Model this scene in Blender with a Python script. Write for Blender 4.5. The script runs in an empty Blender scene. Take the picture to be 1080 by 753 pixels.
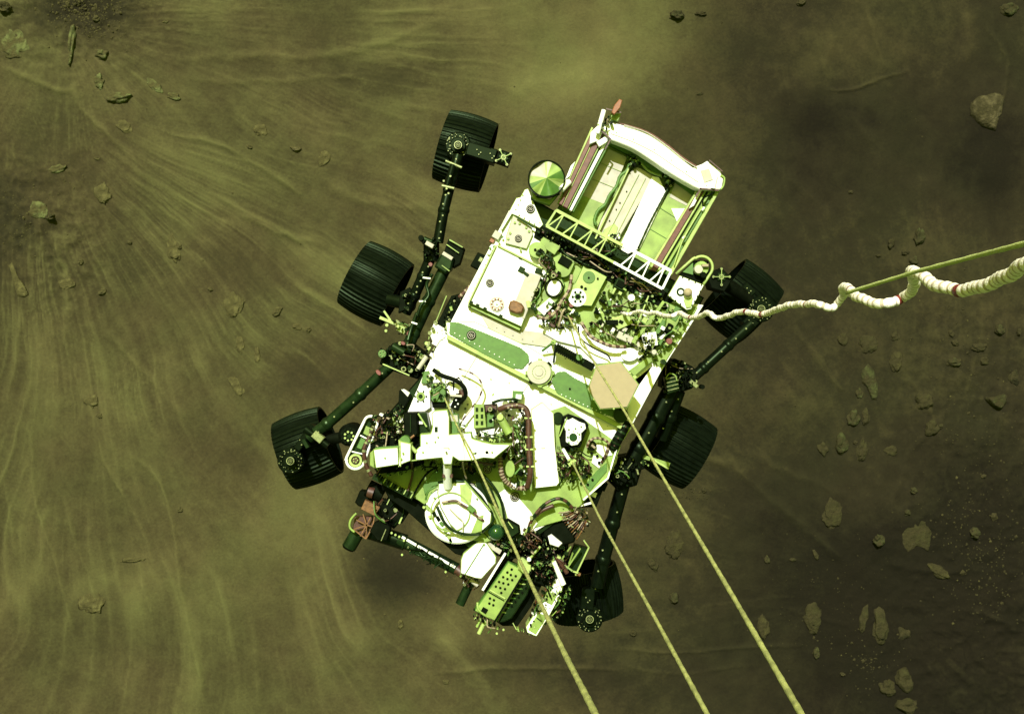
import bpy, math, random
import numpy as np
from mathutils import Vector, Matrix, Euler
random.seed(7)
C = bpy.context.scene
COL = C.collection
R = math.radians
# ------------------------------------------------------------------ camera, sky, sun, exposure
ZD = 20.0            # height of the rover's deck above the ground (it hangs in the air)
CH = 6.5             # camera above the deck
F = 1073.0           # focal length in pixels of the 1080 px wide photograph
cam = bpy.data.cameras.new('camera'); cam.lens = F/1080*36; cam.sensor_width = 36
cam.clip_start = 0.03; cam.clip_end = 20000
co = bpy.data.objects.new('camera', cam); COL.objects.link(co)
co.location = (0, 0, ZD+CH); co.rotation_euler = (0, 0, 0); C.camera = co
SUNV = Vector((-0.17, 0.60, 1.0)).normalized()
EL = math.asin(SUNV.z); AZ = math.atan2(SUNV.x, SUNV.y)
w = bpy.data.worlds.new('World'); C.world = w; w.use_nodes = True
nt = w.node_tree; nt.nodes.clear()
sky = nt.nodes.new('ShaderNodeTexSky'); sky.sky_type = 'NISHITA'; sky.sun_disc = False
sky.sun_elevation = EL; sky.sun_rotation = AZ; sky.dust_density = 4.0; sky.air_density = 1.0
mx = nt.nodes.new('ShaderNodeMix'); mx.data_type = 'RGBA'; mx.blend_type = 'MULTIPLY'; mx.inputs[0].default_value = 1
mx.inputs[7].default_value = (1.0, 1.12, 0.13, 1)       # dusty yellow-green air
bg = nt.nodes.new('ShaderNodeBackground'); bg.inputs[1].default_value = 0.12
wo = nt.nodes.new('ShaderNodeOutputWorld')
nt.links.new(sky.outputs[0], mx.inputs[6]); nt.links.new(mx.outputs[2], bg.inputs[0]); nt.links.new(bg.outputs[0], wo.inputs[0])
sl = bpy.data.lights.new('sun', 'SUN'); sl.energy = 5.0; sl.angle = R(0.5); sl.color = (1.0, 0.97, 0.93)
so = bpy.data.objects.new('sun', sl); COL.objects.link(so)
so.rotation_euler = SUNV.to_track_quat('Z', 'Y').to_euler(); so.location = (-10, 30, 60)
vs = C.view_settings; vs.view_transform = 'Standard'; vs.look = 'None'; vs.gamma = 1; vs.exposure = 0.62; vs.use_curve_mapping = False

# ------------------------------------------------------------------ materials
MATS = {}
def mat(name, col, rough=0.5, metal=0.0, var=0.12, vscale=14, bump=0.0, bscale=60, spec=0.5, bdist=.004):
    m = bpy.data.materials.new(name); m.use_nodes = True
    n = m.node_tree; L = n.links; p = n.nodes['Principled BSDF']
    p.inputs['Roughness'].default_value = rough; p.inputs['Metallic'].default_value = metal
    p.inputs['Specular IOR Level'].default_value = spec
    tc = n.nodes.new('ShaderNodeTexCoord')
    ns = n.nodes.new('ShaderNodeTexNoise'); ns.inputs['Scale'].default_value = vscale; ns.inputs['Detail'].default_value = 6
    L.new(tc.outputs['Object'], ns.inputs['Vector'])
    r = n.nodes.new('ShaderNodeValToRGB')
    r.color_ramp.elements[0].position = .35; r.color_ramp.elements[1].position = .65
    r.color_ramp.elements[0].color = (*[c*(1-var) for c in col], 1)
    r.color_ramp.elements[1].color = (*[min(1, c*(1+var)) for c in col], 1)
    L.new(ns.outputs[0], r.inputs[0]); L.new(r.outputs[0], p.inputs['Base Color'])
    if bump:
        nb = n.nodes.new('ShaderNodeTexNoise'); nb.inputs['Scale'].default_value = bscale; nb.inputs['Detail'].default_value = 5
        b = n.nodes.new('ShaderNodeBump'); b.inputs['Strength'].default_value = bump; b.inputs['Distance'].default_value = bdist
        L.new(tc.outputs['Object'], nb.inputs['Vector']); L.new(nb.outputs[0], b.inputs['Height']); L.new(b.outputs[0], p.inputs['Normal'])
    MATS[name] = m
    return m
mat('white', (.68, .70, .68), .5, var=.06, vscale=9)
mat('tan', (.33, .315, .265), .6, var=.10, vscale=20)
mat('sand', (.25, .205, .125), .7, var=.04, vscale=30)
mat('lime', (.16, .24, .050), .55, var=.20, vscale=12)  # lime parts, and shade painted on white panels and their sides
mat('palelime', (.25, .33, .10), .55, var=.14, vscale=16)
mat('green', (.050, .125, .016), .55, var=.12, vscale=30)
mat('cloth', (.22, .18, .12), .7, var=.25, vscale=60)
mat('dgreen', (.0048, .0115, .0038), .33, 0, var=.4, vscale=18, spec=.3)
mat('black', (.0022, .0028, .0017), .6, var=.4, vscale=20, spec=.06)
mat('wheel', (.0022, .0036, .0020), .36, 0, var=.35, vscale=22, bump=.25, bscale=120, spec=.07)
mat('leg', (.0018, .0032, .0017), .34, 0, var=.3, vscale=15, spec=.13)
mat('glass', (.008, .03, .012), .08, .0, var=.1, spec=1.0)
mat('brown', (.045, .016, .010), .5, var=.35, vscale=60)
mat('copper', (.13, .062, .022), .5, .2, var=.3, vscale=50)
mat('rust', (.17, .055, .022), .5, var=.2, vscale=40)
mat('red', (.12, .012, .014), .5, var=.2)
mat('pinkred', (.13, .032, .030), .5, var=.2)
mat('rope', (.26, .27, .095), .75, var=.32, vscale=35, bump=.6, bscale=400)
mat('cord', (.38, .43, .18), .7, var=.12, vscale=90, bump=.6, bscale=400)
mat('wrap', (.74, .70, .68), .7, var=.10, vscale=60, bump=.5, bscale=300)
mat('bolt', (.19, .22, .10), .35, .3, var=.25, vscale=80)

mat('maroon', (.085, .028, .022), .5, var=.2, vscale=40)
mat('seam', (.38, .32, .26), .8, var=.2, vscale=60)
for k_ in ('wheel', 'leg', 'dgreen', 'black', 'glass'): MATS[k_].node_tree.nodes['Principled BSDF'].inputs['Specular Tint'].default_value = (.55, .85, .45, 1)
# ------------------------------------------------------------------ geometry helpers
def sc(z): return (CH-z)/F
def P(x, y, z=0.0):
    s = sc(z); return Vector(((x-540)*s, (376.5-y)*s, ZD+z))
_k = [0]
def jit():
    _k[0] = (_k[0]+1) % 23
    return _k[0]*0.00004
class MB:
    def __init__(s): s.v = []; s.f = []; s.m = []; s.sm = []; s.mats = []
    def mi(s, name):
        if name not in s.mats: s.mats.append(name)
        return s.mats.index(name)
    def add(s, vs, fs, m, smooth=False):
        o = len(s.v); s.v.extend([tuple(q) for q in vs]); k = s.mi(m) if isinstance(m, str) else None
        for i, f in enumerate(fs):
            s.f.append(tuple(o+j for j in f)); s.m.append(k if k is not None else s.mi(m[i])); s.sm.append(smooth)
        return s
    def wprism(s, top, t, m, ch=0.0, side=None):
        """top: world-space points of a level outline; extruded t metres down"""
        a = sum(top[i].x*top[(i+1) % len(top)].y-top[(i+1) % len(top)].x*top[i].y for i in range(len(top)))
        if a < 0: top = top[::-1]
        n = len(top); c = sum(top, Vector())/n
        rings = []
        if ch > 0:
            ins = []
            for i in range(n):
                p0, p1, p2 = top[i-1], top[i], top[(i+1) % n]
                e1 = (p1-p0); e2 = (p2-p1); e1.z = e2.z = 0
                if e1.length < 1e-7 or e2.length < 1e-7: ins.append(p1.copy()); continue
                e1.normalize(); e2.normalize()
                n1 = Vector((-e1.y, e1.x, 0)); n2 = Vector((-e2.y, e2.x, 0)); b = n1+n2
                if b.length < .2: b = n1
                b = b.normalized(); k = ch/max(.35, b.dot(n1)); ins.append(p1+b*k)
            rings = [ins, [Vector((q.x, q.y, q.z-ch)) for q in top]]
        else: rings = [top]
        rings.append([Vector((q.x, q.y, q.z-t)) for q in top])
        vs = [q for r_ in rings for q in r_]; fs = [tuple(range(n))]; nm = [m]
        for k in range(len(rings)-1):
            for i in range(n):
                j = (i+1) % n; fs.append((k*n+i, (k+1)*n+i, (k+1)*n+j, k*n+j)); nm.append(side or m)
        fs.append(tuple((len(rings)-1)*n+i for i in range(n-1, -1, -1))); nm.append(side or m)
        return s.add(vs, fs, nm)
    def prism(s, poly, z, t, m, ch=0.004, side=None):
        z += jit(); return s.wprism([P(x, y, z) for x, y in poly], t, m, ch, side)
    def box(s, x, y, w_, h, a, z, t, m, ch=0.003, side=None):
        c_, s_ = math.cos(R(a)), math.sin(R(a))
        q = [(x+c_*u*w_/2-s_*v*h/2, y+s_*u*w_/2+c_*v*h/2) for u, v in ((-1, -1), (1, -1), (1, 1), (-1, 1))]
        return s.prism(q, z, t, m, min(ch, min(w_, h)*sc(z)*.2), side)
    def cyl(s, x, y, z, t, r, m, n=20, ch=0.002, top=None, ry=None, a=0):
        ry = ry or r; c_, s_ = math.cos(R(a)), math.sin(R(a))
        q = []
        for i in range(n):
            u = r*math.cos(2*math.pi*i/n); v = ry*math.sin(2*math.pi*i/n); q.append((x+c_*u-s_*v, y+s_*u+c_*v))
        return s.prism(q, z, t, top or m, min(ch, r*sc(z)*.3), m)
    def ring(s, x, y, z, t, r0, r1, m, n=32):
        z += jit(); k = sc(z); c = P(x, y, z); vs = []; fs = []
        for i in range(n):
            a = 2*math.pi*i/n; d = Vector((math.cos(a), math.sin(a), 0))
            vs += [c+d*r0*k, c+d*r1*k, c+d*r1*k-Vector((0, 0, t)), c+d*r0*k-Vector((0, 0, t))]
        for i in range(n):
            a = 4*i; b = 4*((i+1) % n)
            for u in range(4): fs.append((a+u, a+(u+1) % 4, b+(u+1) % 4, b+u))
        return s.add(vs, fs, m)
    def rod3(s, p, q, r0, r1, m, n=12, smooth=True):
        d = (q-p).normalized(); u = d.orthogonal().normalized(); v = d.cross(u); vs = []
        for c, r_ in ((p, r0), (q, r1)):
            for i in range(n):
                a = 2*math.pi*i/n; vs.append(c+(u*math.cos(a)+v*math.sin(a))*r_)
        s.add(vs, [(i, (i+1) % n, n+(i+1) % n, n+i) for i in range(n)], m, smooth)
        s.add(vs[:n], [tuple(range(n-1, -1, -1))], m); s.add(vs[n:], [tuple(range(n))], m)
        return s
    def rod(s, a, b, r, m, r1=None, n=12):
        return s.rod3(P(*a), P(*b), r*sc(a[2]), (r1 if r1 is not None else r)*sc(b[2]), m, n)
    def bar(s, a, b, w_, m, t=None):
        """square-section bar between two px/z points"""
        p, q = P(*a), P(*b); d = (q-p); L = d.length; d.normalize()
        side = d.cross(Vector((0, 0, 1))).normalized(); up = side.cross(d); h = w_*sc(a[2])/2; hv = (t or h*2)/2
        vs = []
        for c in (p, q):
            for u, v in ((-1, -1), (1, -1), (1, 1), (-1, 1)): vs.append(c+side*u*h+up*v*hv)
        return s.add(vs, [(0, 1, 2, 3), (7, 6, 5, 4), (0, 4, 5, 1), (1, 5, 6, 2), (2, 6, 7, 3), (3, 7, 4, 0)], m)
    def tube3(s, pts, rad, m, n=8, mf=None, smooth=True):
        """pts world, rad: number or list; mf(i) gives the material of segment i"""
        N = len(pts); t0 = (pts[1]-pts[0]).normalized(); u = t0.orthogonal().normalized(); vs = []; rr = rad if hasattr(rad, '__len__') else [rad]*N
        for i in range(N):
            t = (pts[min(i+1, N-1)]-pts[max(i-1, 0)]).normalized()
            u = (u-t*u.dot(t)).normalized(); v = t.cross(u)
            for k in range(n):
                a = 2*math.pi*k/n; vs.append(pts[i]+(u*math.cos(a)+v*math.sin(a))*rr[i])
        fs = []; ms = []
        for i in range(N-1):
            for k in range(n):
                fs.append((i*n+k, i*n+(k+1) % n, (i+1)*n+(k+1) % n, (i+1)*n+k)); ms.append(mf(i) if mf else m)
        fs.append(tuple(range(n-1, -1, -1))); ms.append(m if not mf else mf(0)); fs.append(tuple((N-1)*n+k for k in range(n))); ms.append(m if not mf else mf(N-2))
        return s.add(vs, fs, ms, smooth)
    def tube(s, pts, r, m, sub=6, n=8, bands=None, rib=0):
        """pts: (px,py,z); smoothed; r in px at deck; bands=(mat2, every, length)"""
        w_ = spline([P(*p) for p in pts], sub); rm = r*sc(0)
        rr = [rm*(1+(rib if i % 2 else 0)) for i in range(len(w_))]
        mf = (lambda i: bands[0] if (i % bands[1]) < bands[2] else m) if bands else None
        return s.tube3(w_, rr, m, n, mf)
    def sphere3(s, c, r, m, nu=20, nv=12, sz=1.0):
        vs = []; fs = []
        for j in range(nv+1):
            th = math.pi*j/nv
            for i in range(nu):
                a = 2*math.pi*i/nu; vs.append(c+Vector((math.sin(th)*math.cos(a)*r, math.sin(th)*math.sin(a)*r, math.cos(th)*r*sz)))
        for j in range(nv):
            for i in range(nu): fs.append((j*nu+i, (j+1)*nu+i, (j+1)*nu+(i+1) % nu, j*nu+(i+1) % nu))
        return s.add(vs, fs, m, True)
    def sphere(s, x, y, z, r, m, sz=1.0, nu=20, nv=12): return s.sphere3(P(x, y, z), r*sc(z), m, nu, nv, sz)
    def dots(s, pts, z, r, m, h=.006, n=7):
        for x, y in pts: s.cyl(x, y, z+h, h+.004, r, m, n=n, ch=.001)
        return s
    def done(s, name, parent=None, origin=None):
        me = bpy.data.meshes.new(name)
        o_ = origin if origin is not None else (ORG.get(parent.name, Vector()) if parent else Vector(s.v[0]))
        o_ = Vector(o_)
        me.from_pydata([tuple(Vector(q)-o_) for q in s.v], [], s.f)
        for m in s.mats: me.materials.append(MATS[m])
        me.polygons.foreach_set('material_index', s.m); me.polygons.foreach_set('use_smooth', s.sm); me.update()
        ob = bpy.data.objects.new(name, me); COL.objects.link(ob)
        if parent: ob.parent = parent
        else: ob.location = o_
        ORG[ob.name] = o_
        return ob
ORG = {}
def spline(p, sub):
    out = []
    for i in range(len(p)-1):
        a, b, c, d = p[max(i-1, 0)], p[i], p[i+1], p[min(i+2, len(p)-1)]
        for k in range(sub):
            t = k/sub
            out.append(.5*((2*b)+(c-a)*t+(2*a-5*b+4*c-d)*t*t+(3*b-a-3*c+d)*t**3))
    out.append(p[-1]); return out
def tag(o, label=None, cat=None, group=None, kind=None):
    if label: o['label'] = label
    if cat: o['category'] = cat
    if group: o['group'] = group
    if kind: o['kind'] = kind
    return o
def lerp(a, b, t): return tuple(a[i]+(b[i]-a[i])*t for i in range(len(a)))
def circ(x, y, r, n, a0=0): return [(x+r*math.cos(R(a0)+2*math.pi*i/n), y+r*math.sin(R(a0)+2*math.pi*i/n)) for i in range(n)]
def inside(x, y, poly):
    r = False; j = len(poly)-1
    for i in range(len(poly)):
        if (poly[i][1] > y) != (poly[j][1] > y) and x < (poly[j][0]-poly[i][0])*(y-poly[i][1])/(poly[j][1]-poly[i][1])+poly[i][0]: r = not r
        j = i
    return r

# ------------------------------------------------------------------ ground
GS = (CH+ZD)/F
def G(x, y, z=0.0): return Vector(((x-540)*GS, (376.5-y)*GS, z))
def _h(ix, iy, s):
    n = (ix.astype(np.int64)*374761393+iy.astype(np.int64)*668265263+s*1442695041) & 0x7fffffff
    n = ((n ^ (n >> 13))*1274126177) & 0x7fffffff
    return ((n ^ (n >> 16)) & 0xffff)/65535.0
def vn(x, y, s=0):
    x = np.asarray(x, dtype=float); y = np.asarray(y, dtype=float)
    ix = np.floor(x); iy = np.floor(y); fx = x-ix; fy = y-iy
    fx = fx*fx*fx*(fx*(fx*6-15)+10); fy = fy*fy*fy*(fy*(fy*6-15)+10)
    a = _h(ix, iy, s); b = _h(ix+1, iy, s); c = _h(ix, iy+1, s); d = _h(ix+1, iy+1, s)
    return (a*(1-fx)+b*fx)*(1-fy)+(c*(1-fx)+d*fx)*fy
def fbm(x, y, s=0, o=4):
    t = 0; a = .5; n = 0
    for i in range(o):
        t = t+a*vn(x*2**i+17.3*i, y*2**i-9.1*i, s+i); n += a; a *= .5
    return t/n
def sm(e0, e1, x):
    t = np.clip((x-e0)/(e1-e0), 0, 1); return t*t*(3-2*t)
# broad dark and light patches of ground tone: px, py, rx, ry, amount
BLOBS = [(90, 8, 55, 32, -.30), (10, 205, 50, 50, -.07), (0, 265, 30, 50, -.10), (60, 130, 60, 45, -.08), (600, 85, 60, 30, .20), (560, 30, 130, 60, .13), (660, 50, 70, 60, .08),
         (400, 85, 50, 28, -.14), (470, 45, 40, 35, -.10), (880, 125, 70, 35, -.20), (790, 50, 50, 45, -.08), (905, 60, 60, 60, .06), (1050, 175, 40, 60, -.24), (1030, 150, 40, 60, -.05),
         (860, 190, 60, 30, -.08), (960, 590, 70, 45, -.30), (930, 690, 60, 70, -.28), (1050, 560, 60, 90, -.16), (1040, 690, 60, 70, -.14), (880, 620, 100, 60, -.12),
         (820, 540, 60, 40, -.10), (780, 520, 40, 20, -.06), (410, 610, 60, 36, -.20), (400, 560, 26, 50, -.13), (440, 600, 50, 30, -.10), (325, 530, 30, 40, .05), (340, 600, 25, 60, .06),
         (200, 600, 100, 60, .04), (340, 280, 60, 40, .07), (300, 500, 30, 60, .08), (250, 480, 60, 40, -.06), (330, 400, 40, 30, -.10), (560, 700, 80, 30, -.10), (640, 715, 60, 30, -.06),
         (1000, 250, 60, 50, .04), (780, 400, 60, 60, -.03), (720, 560, 40, 60, .02), (960, 400, 80, 60, .04), (1010, 480, 50, 30, -.02), (700, 210, 40, 40, -.02), (180, 60, 60, 30, -.05)]
# long low dust ridges the photo shows one by one: points, half width px, strength
RIDGES = [([(2, 68), (30, 84), (62, 97), (85, 92)], 3.5, .9), ([(80, 78), (83, 108), (97, 126), (122, 148), (150, 180)], 3.5, 1.0), ([(180, 138), (240, 158), (300, 190), (320, 205)], 3, .9), ([(225, 205), (270, 230), (300, 246), (345, 262)], 3.5, .9),
 ([(8, 150), (10, 170), (7, 185)], 2.5, .8), ([(14, 148), (18, 168), (24, 180)], 2, .7), ([(170, 64), (250, 60), (330, 60), (400, 45), (480, 18)], 5, .8), ([(190, 84), (280, 88), (340, 82), (400, 80)], 3, .5), ([(330, 185), (370, 205), (420, 218), (445, 220)], 6, .7),
 ([(840, 345), (858, 372), (880, 404), (890, 415)], 3, .7), ([(950, 385), (975, 425), (992, 480), (1008, 540)], 2.5, .5), ([(690, 475), (770, 490), (815, 525), (866, 570), (895, 600)], 5, 1.0), ([(780, 470), (850, 505), (900, 530)], 5, .6), ([(1035, 20), (1062, 60), (1058, 90), (1048, 130)], 3, .7), ([(1018, 0), (1022, 40), (1010, 75)], 6, .6),
 ([(130, 470), (165, 505), (185, 560), (196, 640), (212, 710), (218, 760)], 3, .9), ([(100, 440), (118, 500), (150, 560), (165, 600)], 2.5, .7), ([(60, 500), (82, 580), (105, 640)], 2.5, .6), ([(30, 440), (38, 520), (60, 600), (85, 700)], 2.5, .7), ([(3, 490), (14, 560), (20, 590)], 2.5, .6), ([(110, 345), (160, 400), (200, 445)], 4, .7), ([(60, 340), (90, 420), (120, 470)], 2.5, .5),
 ([(150, 610), (160, 650)], 2, .5), ([(265, 640), (270, 700), (272, 753)], 4, .6), ([(450, 706), (520, 703), (600, 703), (660, 708)], 2.5, .7), ([(640, 684), (720, 688), (800, 684), (860, 676)], 2, .6), ([(650, 700), (720, 712), (800, 700)], 2, .4),
 ([(865, 96), (900, 94), (925, 86), (960, 74)], 1.8, .8), ([(905, 0), (922, 40), (934, 78)], 2.5, .6), ([(893, 120), (905, 135), (918, 156)], 5, .5), ([(866, 75), (872, 55), (878, 40)], 4, .5), ([(940, 590), (985, 602), (1030, 606)], 4, .9), ([(1010, 640), (1050, 650), (1080, 670)], 4, .8), ([(800, 160), (850, 200), (890, 240)], 4, .4), ([(540, 65), (545, 95), (565, 90), (610, 85)], 7, .5),
 ([(930, 550), (960, 480), (1000, 430)], 3, .3), ([(1060, 300), (1056, 400), (1050, 480)], 2, .4), ([(820, 640), (880, 655), (900, 662)], 3, .4)]
def ridges(X, Y):
    t = np.zeros(np.shape(X)); 
    for pts, w_, s_ in RIDGES:
        pp = [Vector((a, b, 0)) for a, b in pts]; q = spline(pp, 4); n = len(q)-1
        x0, x1 = min(p.x for p in q)-4*w_-8, max(p.x for p in q)+4*w_+8; y0, y1 = min(p.y for p in q)-4*w_-8, max(p.y for p in q)+4*w_+8
        m = (X > x0) & (X < x1) & (Y > y0) & (Y < y1)
        if not m.any(): continue
        x, y = X[m], Y[m]; best = np.full(x.shape, 1e9); u = np.zeros(x.shape)
        for i in range(n):
            ax, ay, bx, by = q[i].x, q[i].y, q[i+1].x, q[i+1].y; L2 = (bx-ax)**2+(by-ay)**2+1e-9
            k = np.clip(((x-ax)*(bx-ax)+(y-ay)*(by-ay))/L2, 0, 1); d = np.hypot(x-ax-k*(bx-ax), y-ay-k*(by-ay)); c = d < best; best = np.where(c, d, best); u = np.where(c, (i+k)/n, u)
        t[m] += s_*np.exp(-(best/w_)**2)*np.clip(np.sin(np.pi*u)*1.6, 0, 1)*(.6+.8*fbm(x/14, y/14, 19, 2))
    return t
def warp(X, Y):
    return (X+11*(fbm(X/95, Y/95, 71, 3)-.5)+3*(fbm(X/24, Y/24, 73, 2)-.5), Y+11*(fbm(X/95+9, Y/95+5, 75, 3)-.5)+3*(fbm(X/24, Y/24, 77, 2)-.5))
def terrain(X, Y):
    """X, Y in photo pixels on the ground plane -> height (m), ground tone 0..1, right-side shade included"""
    wx, wy = warp(X, Y)
    def flow(cx, cy, k, seed, curl):
        dx = wx-cx; dy = wy-cy; r = np.hypot(dx, dy)+1e-3
        ph = np.arctan2(dy, dx)+curl*np.log(r/200+.2)+.16*(fbm(X/210, Y/210, seed, 2)-.5)
        a = vn(ph*k+40, r/150, seed+1); b = vn(ph*k*2.3+70, r/95, seed+2); c = vn(ph*k*5+90, r/70, seed+3); fa = 1-.45*sm(220, 520, r)
        d4 = vn(ph*k*14+30, r/60, seed+9); ra = 1-np.abs(2*a-1); rb = 1-np.abs(2*b-1); rc = 1-np.abs(2*c-1)
        md = .30+1.25*np.clip(fbm(X/70+3, Y/70, seed+4, 2)-.32, 0, 1)*1.4
        return ((ra**5)*.55+(rb**4)*.42*fa+(rc**5)*.40*fa+d4*.10*fa)*md, r
    L, rl = flow(35, 110, 21, 11, -.10); Q, rq = flow(945, 640, 13, 31, .15); U, ru = flow(60, 20, 24, 51, .0)
    wl = 1-sm(440, 640, X); wr = sm(600, 740, X+.35*(Y-376)); wu = wl*(1-sm(90, 230, Y))
    st = wl*(1-wu*.8)*L+wu*.8*U+wr*.5*Q
    mid = np.clip(1-wl-wr, 0, 1); st = st+mid*.3*(1-np.abs(2*vn(X/60, Y/130, 5)-1))**2
    h = .048*st*(1-.45*wr)
    big = fbm(X/330, Y/330, 91, 3)-.5
    med = fbm(X/70, Y/70, 93, 4)-.5; fine = fbm(X/9, Y/9, 95, 4)-.5
    rg = ridges(X+9*(fbm(X/40, Y/40, 81, 3)-.5), Y+9*(fbm(X/40, Y/40, 83, 3)-.5)); h = h+.055*rg
    h = h+.35*big+.10*med*(.5+1.3*wr)+.010*fine
    # ripples and pits of the scoured ground at the right and in the upper left
    rough = 1.1*np.exp(-(((X-75)/85)**2+((Y-20)/62)**2))+1.0*np.exp(-(((X-40)/75)**2+((Y-225)/70)**2))+.5*np.exp(-(((X-80)/40)**2+((Y-290)/50)**2))+.55*sm(860, 1020, X)*sm(250, 380, Y)+.30*sm(760, 960, X)*sm(480, 640, Y)
    rub = np.clip(fbm(X/7, Y/7, 97, 3)-.5, -.1, .2); h = h+rough*(.10*rub+.16*(fbm(X/22, Y/22, 99, 3)-.5)+.05*(1-np.abs(2*vn(X/11, Y/11, 47)-1)))
    # slope towards the lower right, switched off
    h = h+.0006*np.clip(X-620, 0, 500)*(1-.6*sm(0, 753, Y))*0
    pale_bands = (1-np.abs(2*vn(X/170+.004*Y, Y/230, 61)-1))**5  # broad pale bands of random ground tone
    lone = (1-sm(0, .16, np.abs(vn(X/140, Y/140, 63)-.5)))*0
    tone = .400+(.205-.05*wr)*(st-.10)+.10*wr*(fbm(X/13, Y/13, 88, 4)-.5)-.045*(1-sm(120, 330, X))*sm(70, 200, Y)*(1-sm(260, 460, Y))+.15*big+.13*med+.09*fine+.04*(pale_bands-.2)*(1-wr)+.085*rg
    tone = tone-.212*sm(560, 900, X+.10*(Y-376))-.03*sm(380, 753, Y)*sm(380, 700, X)  # broad shade over the right side, put into the soil tone
    for bx, by, rx, ry, am in BLOBS:
        tone = tone+am*np.exp(-(((wx-bx)/rx)**2+((wy-by)/ry)**2))
    tone = tone-rough*.20*(fbm(X/5, Y/5, 98, 3)-.42)
    h = np.where(np.isfinite(h), h, 0)
    fall = 1-sm(900, 4000, np.hypot(X-540, Y-376)*.7)
    return h*(.35+.65*fall), np.clip(tone, 0, 1)
def build_ground():
    def axis(lo, hi, st):
        c = list(np.arange(lo, hi+st, st)); a = []; d = st; x = lo
        while x > lo-150000: d *= 1.22; x -= d; a.append(x)
        b = []; d = st; x = c[-1]
        while x < hi+150000: d *= 1.22; x += d; b.append(x)
        return np.array(a[::-1]+c+b)
    xs = axis(-60, 1140, 1.5); ys = axis(-60, 813, 1.5)
    X, Y = np.meshgrid(xs, ys); H, T = terrain(X, Y)
    for r_ in ROCKS:          # soil banked up round each rock
        x, y, rx, ry = r_[:4]; q = max(rx, ry)*3+4; i0, i1 = np.searchsorted(xs, (x-q, x+q)); j0, j1 = np.searchsorted(ys, (y-q, y+q))
        xx, yy = X[j0:j1, i0:i1], Y[j0:j1, i0:i1]; a = R(r_[4]); u = ((xx-x)*math.cos(a)+(yy-y)*math.sin(a))/(rx*1.35+1); v = ((yy-y)*math.cos(a)-(xx-x)*math.sin(a))/(ry*1.35+1)
        H[j0:j1, i0:i1] += .28*r_[5]*GS*np.exp(-(u*u+v*v))*(.6+.8*fbm(xx/6, yy/6, 44, 2))
    nx, ny = len(xs), len(ys)
    co_ = np.stack([(X-540)*GS, (376.5-Y)*GS, H], -1).reshape(-1, 3).astype(np.float32)
    i = np.arange(nx-1); j = np.arange(ny-1); I, J = np.meshgrid(i, j); a = (J*nx+I).ravel()
    q = np.stack([a, a+nx, a+nx+1, a+1], 1).astype(np.int32)
    me = bpy.data.meshes.new('ground'); me.vertices.add(nx*ny); me.vertices.foreach_set('co', co_.ravel())
    me.loops.add(q.size); me.loops.foreach_set('vertex_index', q.ravel()); me.polygons.add(len(q))
    me.polygons.foreach_set('loop_start', np.arange(0, q.size, 4, dtype=np.int32)); me.polygons.foreach_set('loop_total', np.full(len(q), 4, np.int32))
    me.polygons.foreach_set('use_smooth', np.ones(len(q), bool)); me.update()
    at = me.attributes.new('soil', 'FLOAT', 'POINT'); at.data.foreach_set('value', T.ravel().astype(np.float32))
    m = bpy.data.materials.new('regolith'); m.use_nodes = True; n = m.node_tree; L = n.links; p = n.nodes['Principled BSDF']
    p.inputs['Roughness'].default_value = .95; p.inputs['Specular IOR Level'].default_value = .1
    A = n.nodes.new('ShaderNodeAttribute'); A.attribute_name = 'soil'
    tc = n.nodes.new('ShaderNodeTexCoord')
    def noise(s, d=6):
        q_ = n.nodes.new('ShaderNodeTexNoise'); q_.inputs['Scale'].default_value = s; q_.inputs['Detail'].default_value = d; q_.inputs['Roughness'].default_value = .6
        L.new(tc.outputs['Object'], q_.inputs['Vector']); return q_
    n1 = noise(1.1); n2 = noise(14, 8); n3 = noise(.35, 3)
    def mad(x, k, c):
        q_ = n.nodes.new('ShaderNodeMath'); q_.operation = 'MULTIPLY_ADD'; L.new(x, q_.inputs[0]); q_.inputs[1].default_value = k
        if isinstance(c, float): q_.inputs[2].default_value = c
        else: L.new(c, q_.inputs[2])
        return q_.outputs[0]
    v = mad(n1.outputs[0], .08, mad(n2.outputs[0], .20, mad(A.outputs['Fac'], 1.0, -.14)))
    r = n.nodes.new('ShaderNodeValToRGB'); e = r.color_ramp.elements
    e[0].position = 0; e[0].color = (.0060, .0050, .0028, 1); e[1].position = 1; e[1].color = (.150, .148, .052, 1)
    for ps, c in ((.2, (.0138, .0122, .0060, 1)), (.35, (.0290, .0252, .0110, 1)), (.5, (.0525, .0488, .0198, 1)), (.68, (.0760, .0745, .0290, 1))):
        k = r.color_ramp.elements.new(ps); k.color = c
    L.new(v, r.inputs[0])
    # brownish to greenish drift of the dust
    mixn = n.nodes.new('ShaderNodeMix'); mixn.data_type = 'RGBA'; mixn.blend_type = 'MULTIPLY'
    rr = n.nodes.new('ShaderNodeValToRGB'); rr.color_ramp.elements[0].position = .4; rr.color_ramp.elements[1].position = .6
    rr.color_ramp.elements[0].color = (1.03, .99, 1.02, 1); rr.color_ramp.elements[1].color = (.97, 1.015, .97, 1)
    L.new(n3.outputs[0], rr.inputs[0]); mixn.inputs[0].default_value = 1; L.new(r.outputs[0], mixn.inputs[6]); L.new(rr.outputs[0], mixn.inputs[7])
    L.new(mixn.outputs[2], p.inputs['Base Color'])
    b = n.nodes.new('ShaderNodeBump'); b.inputs['Strength'].default_value = .5; b.inputs['Distance'].default_value = .03
    L.new(n2.outputs[0], b.inputs['Height']); L.new(b.outputs[0], p.inputs['Normal'])
    me.materials.append(m)
    o = bpy.data.objects.new('ground', me); COL.objects.link(o); o['kind'] = 'structure'
G_, O_, D_, T_, S_ = 'rock_green', 'rock_olive', 'rock_dark', 'rock_tan', 'rock_dust'
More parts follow.
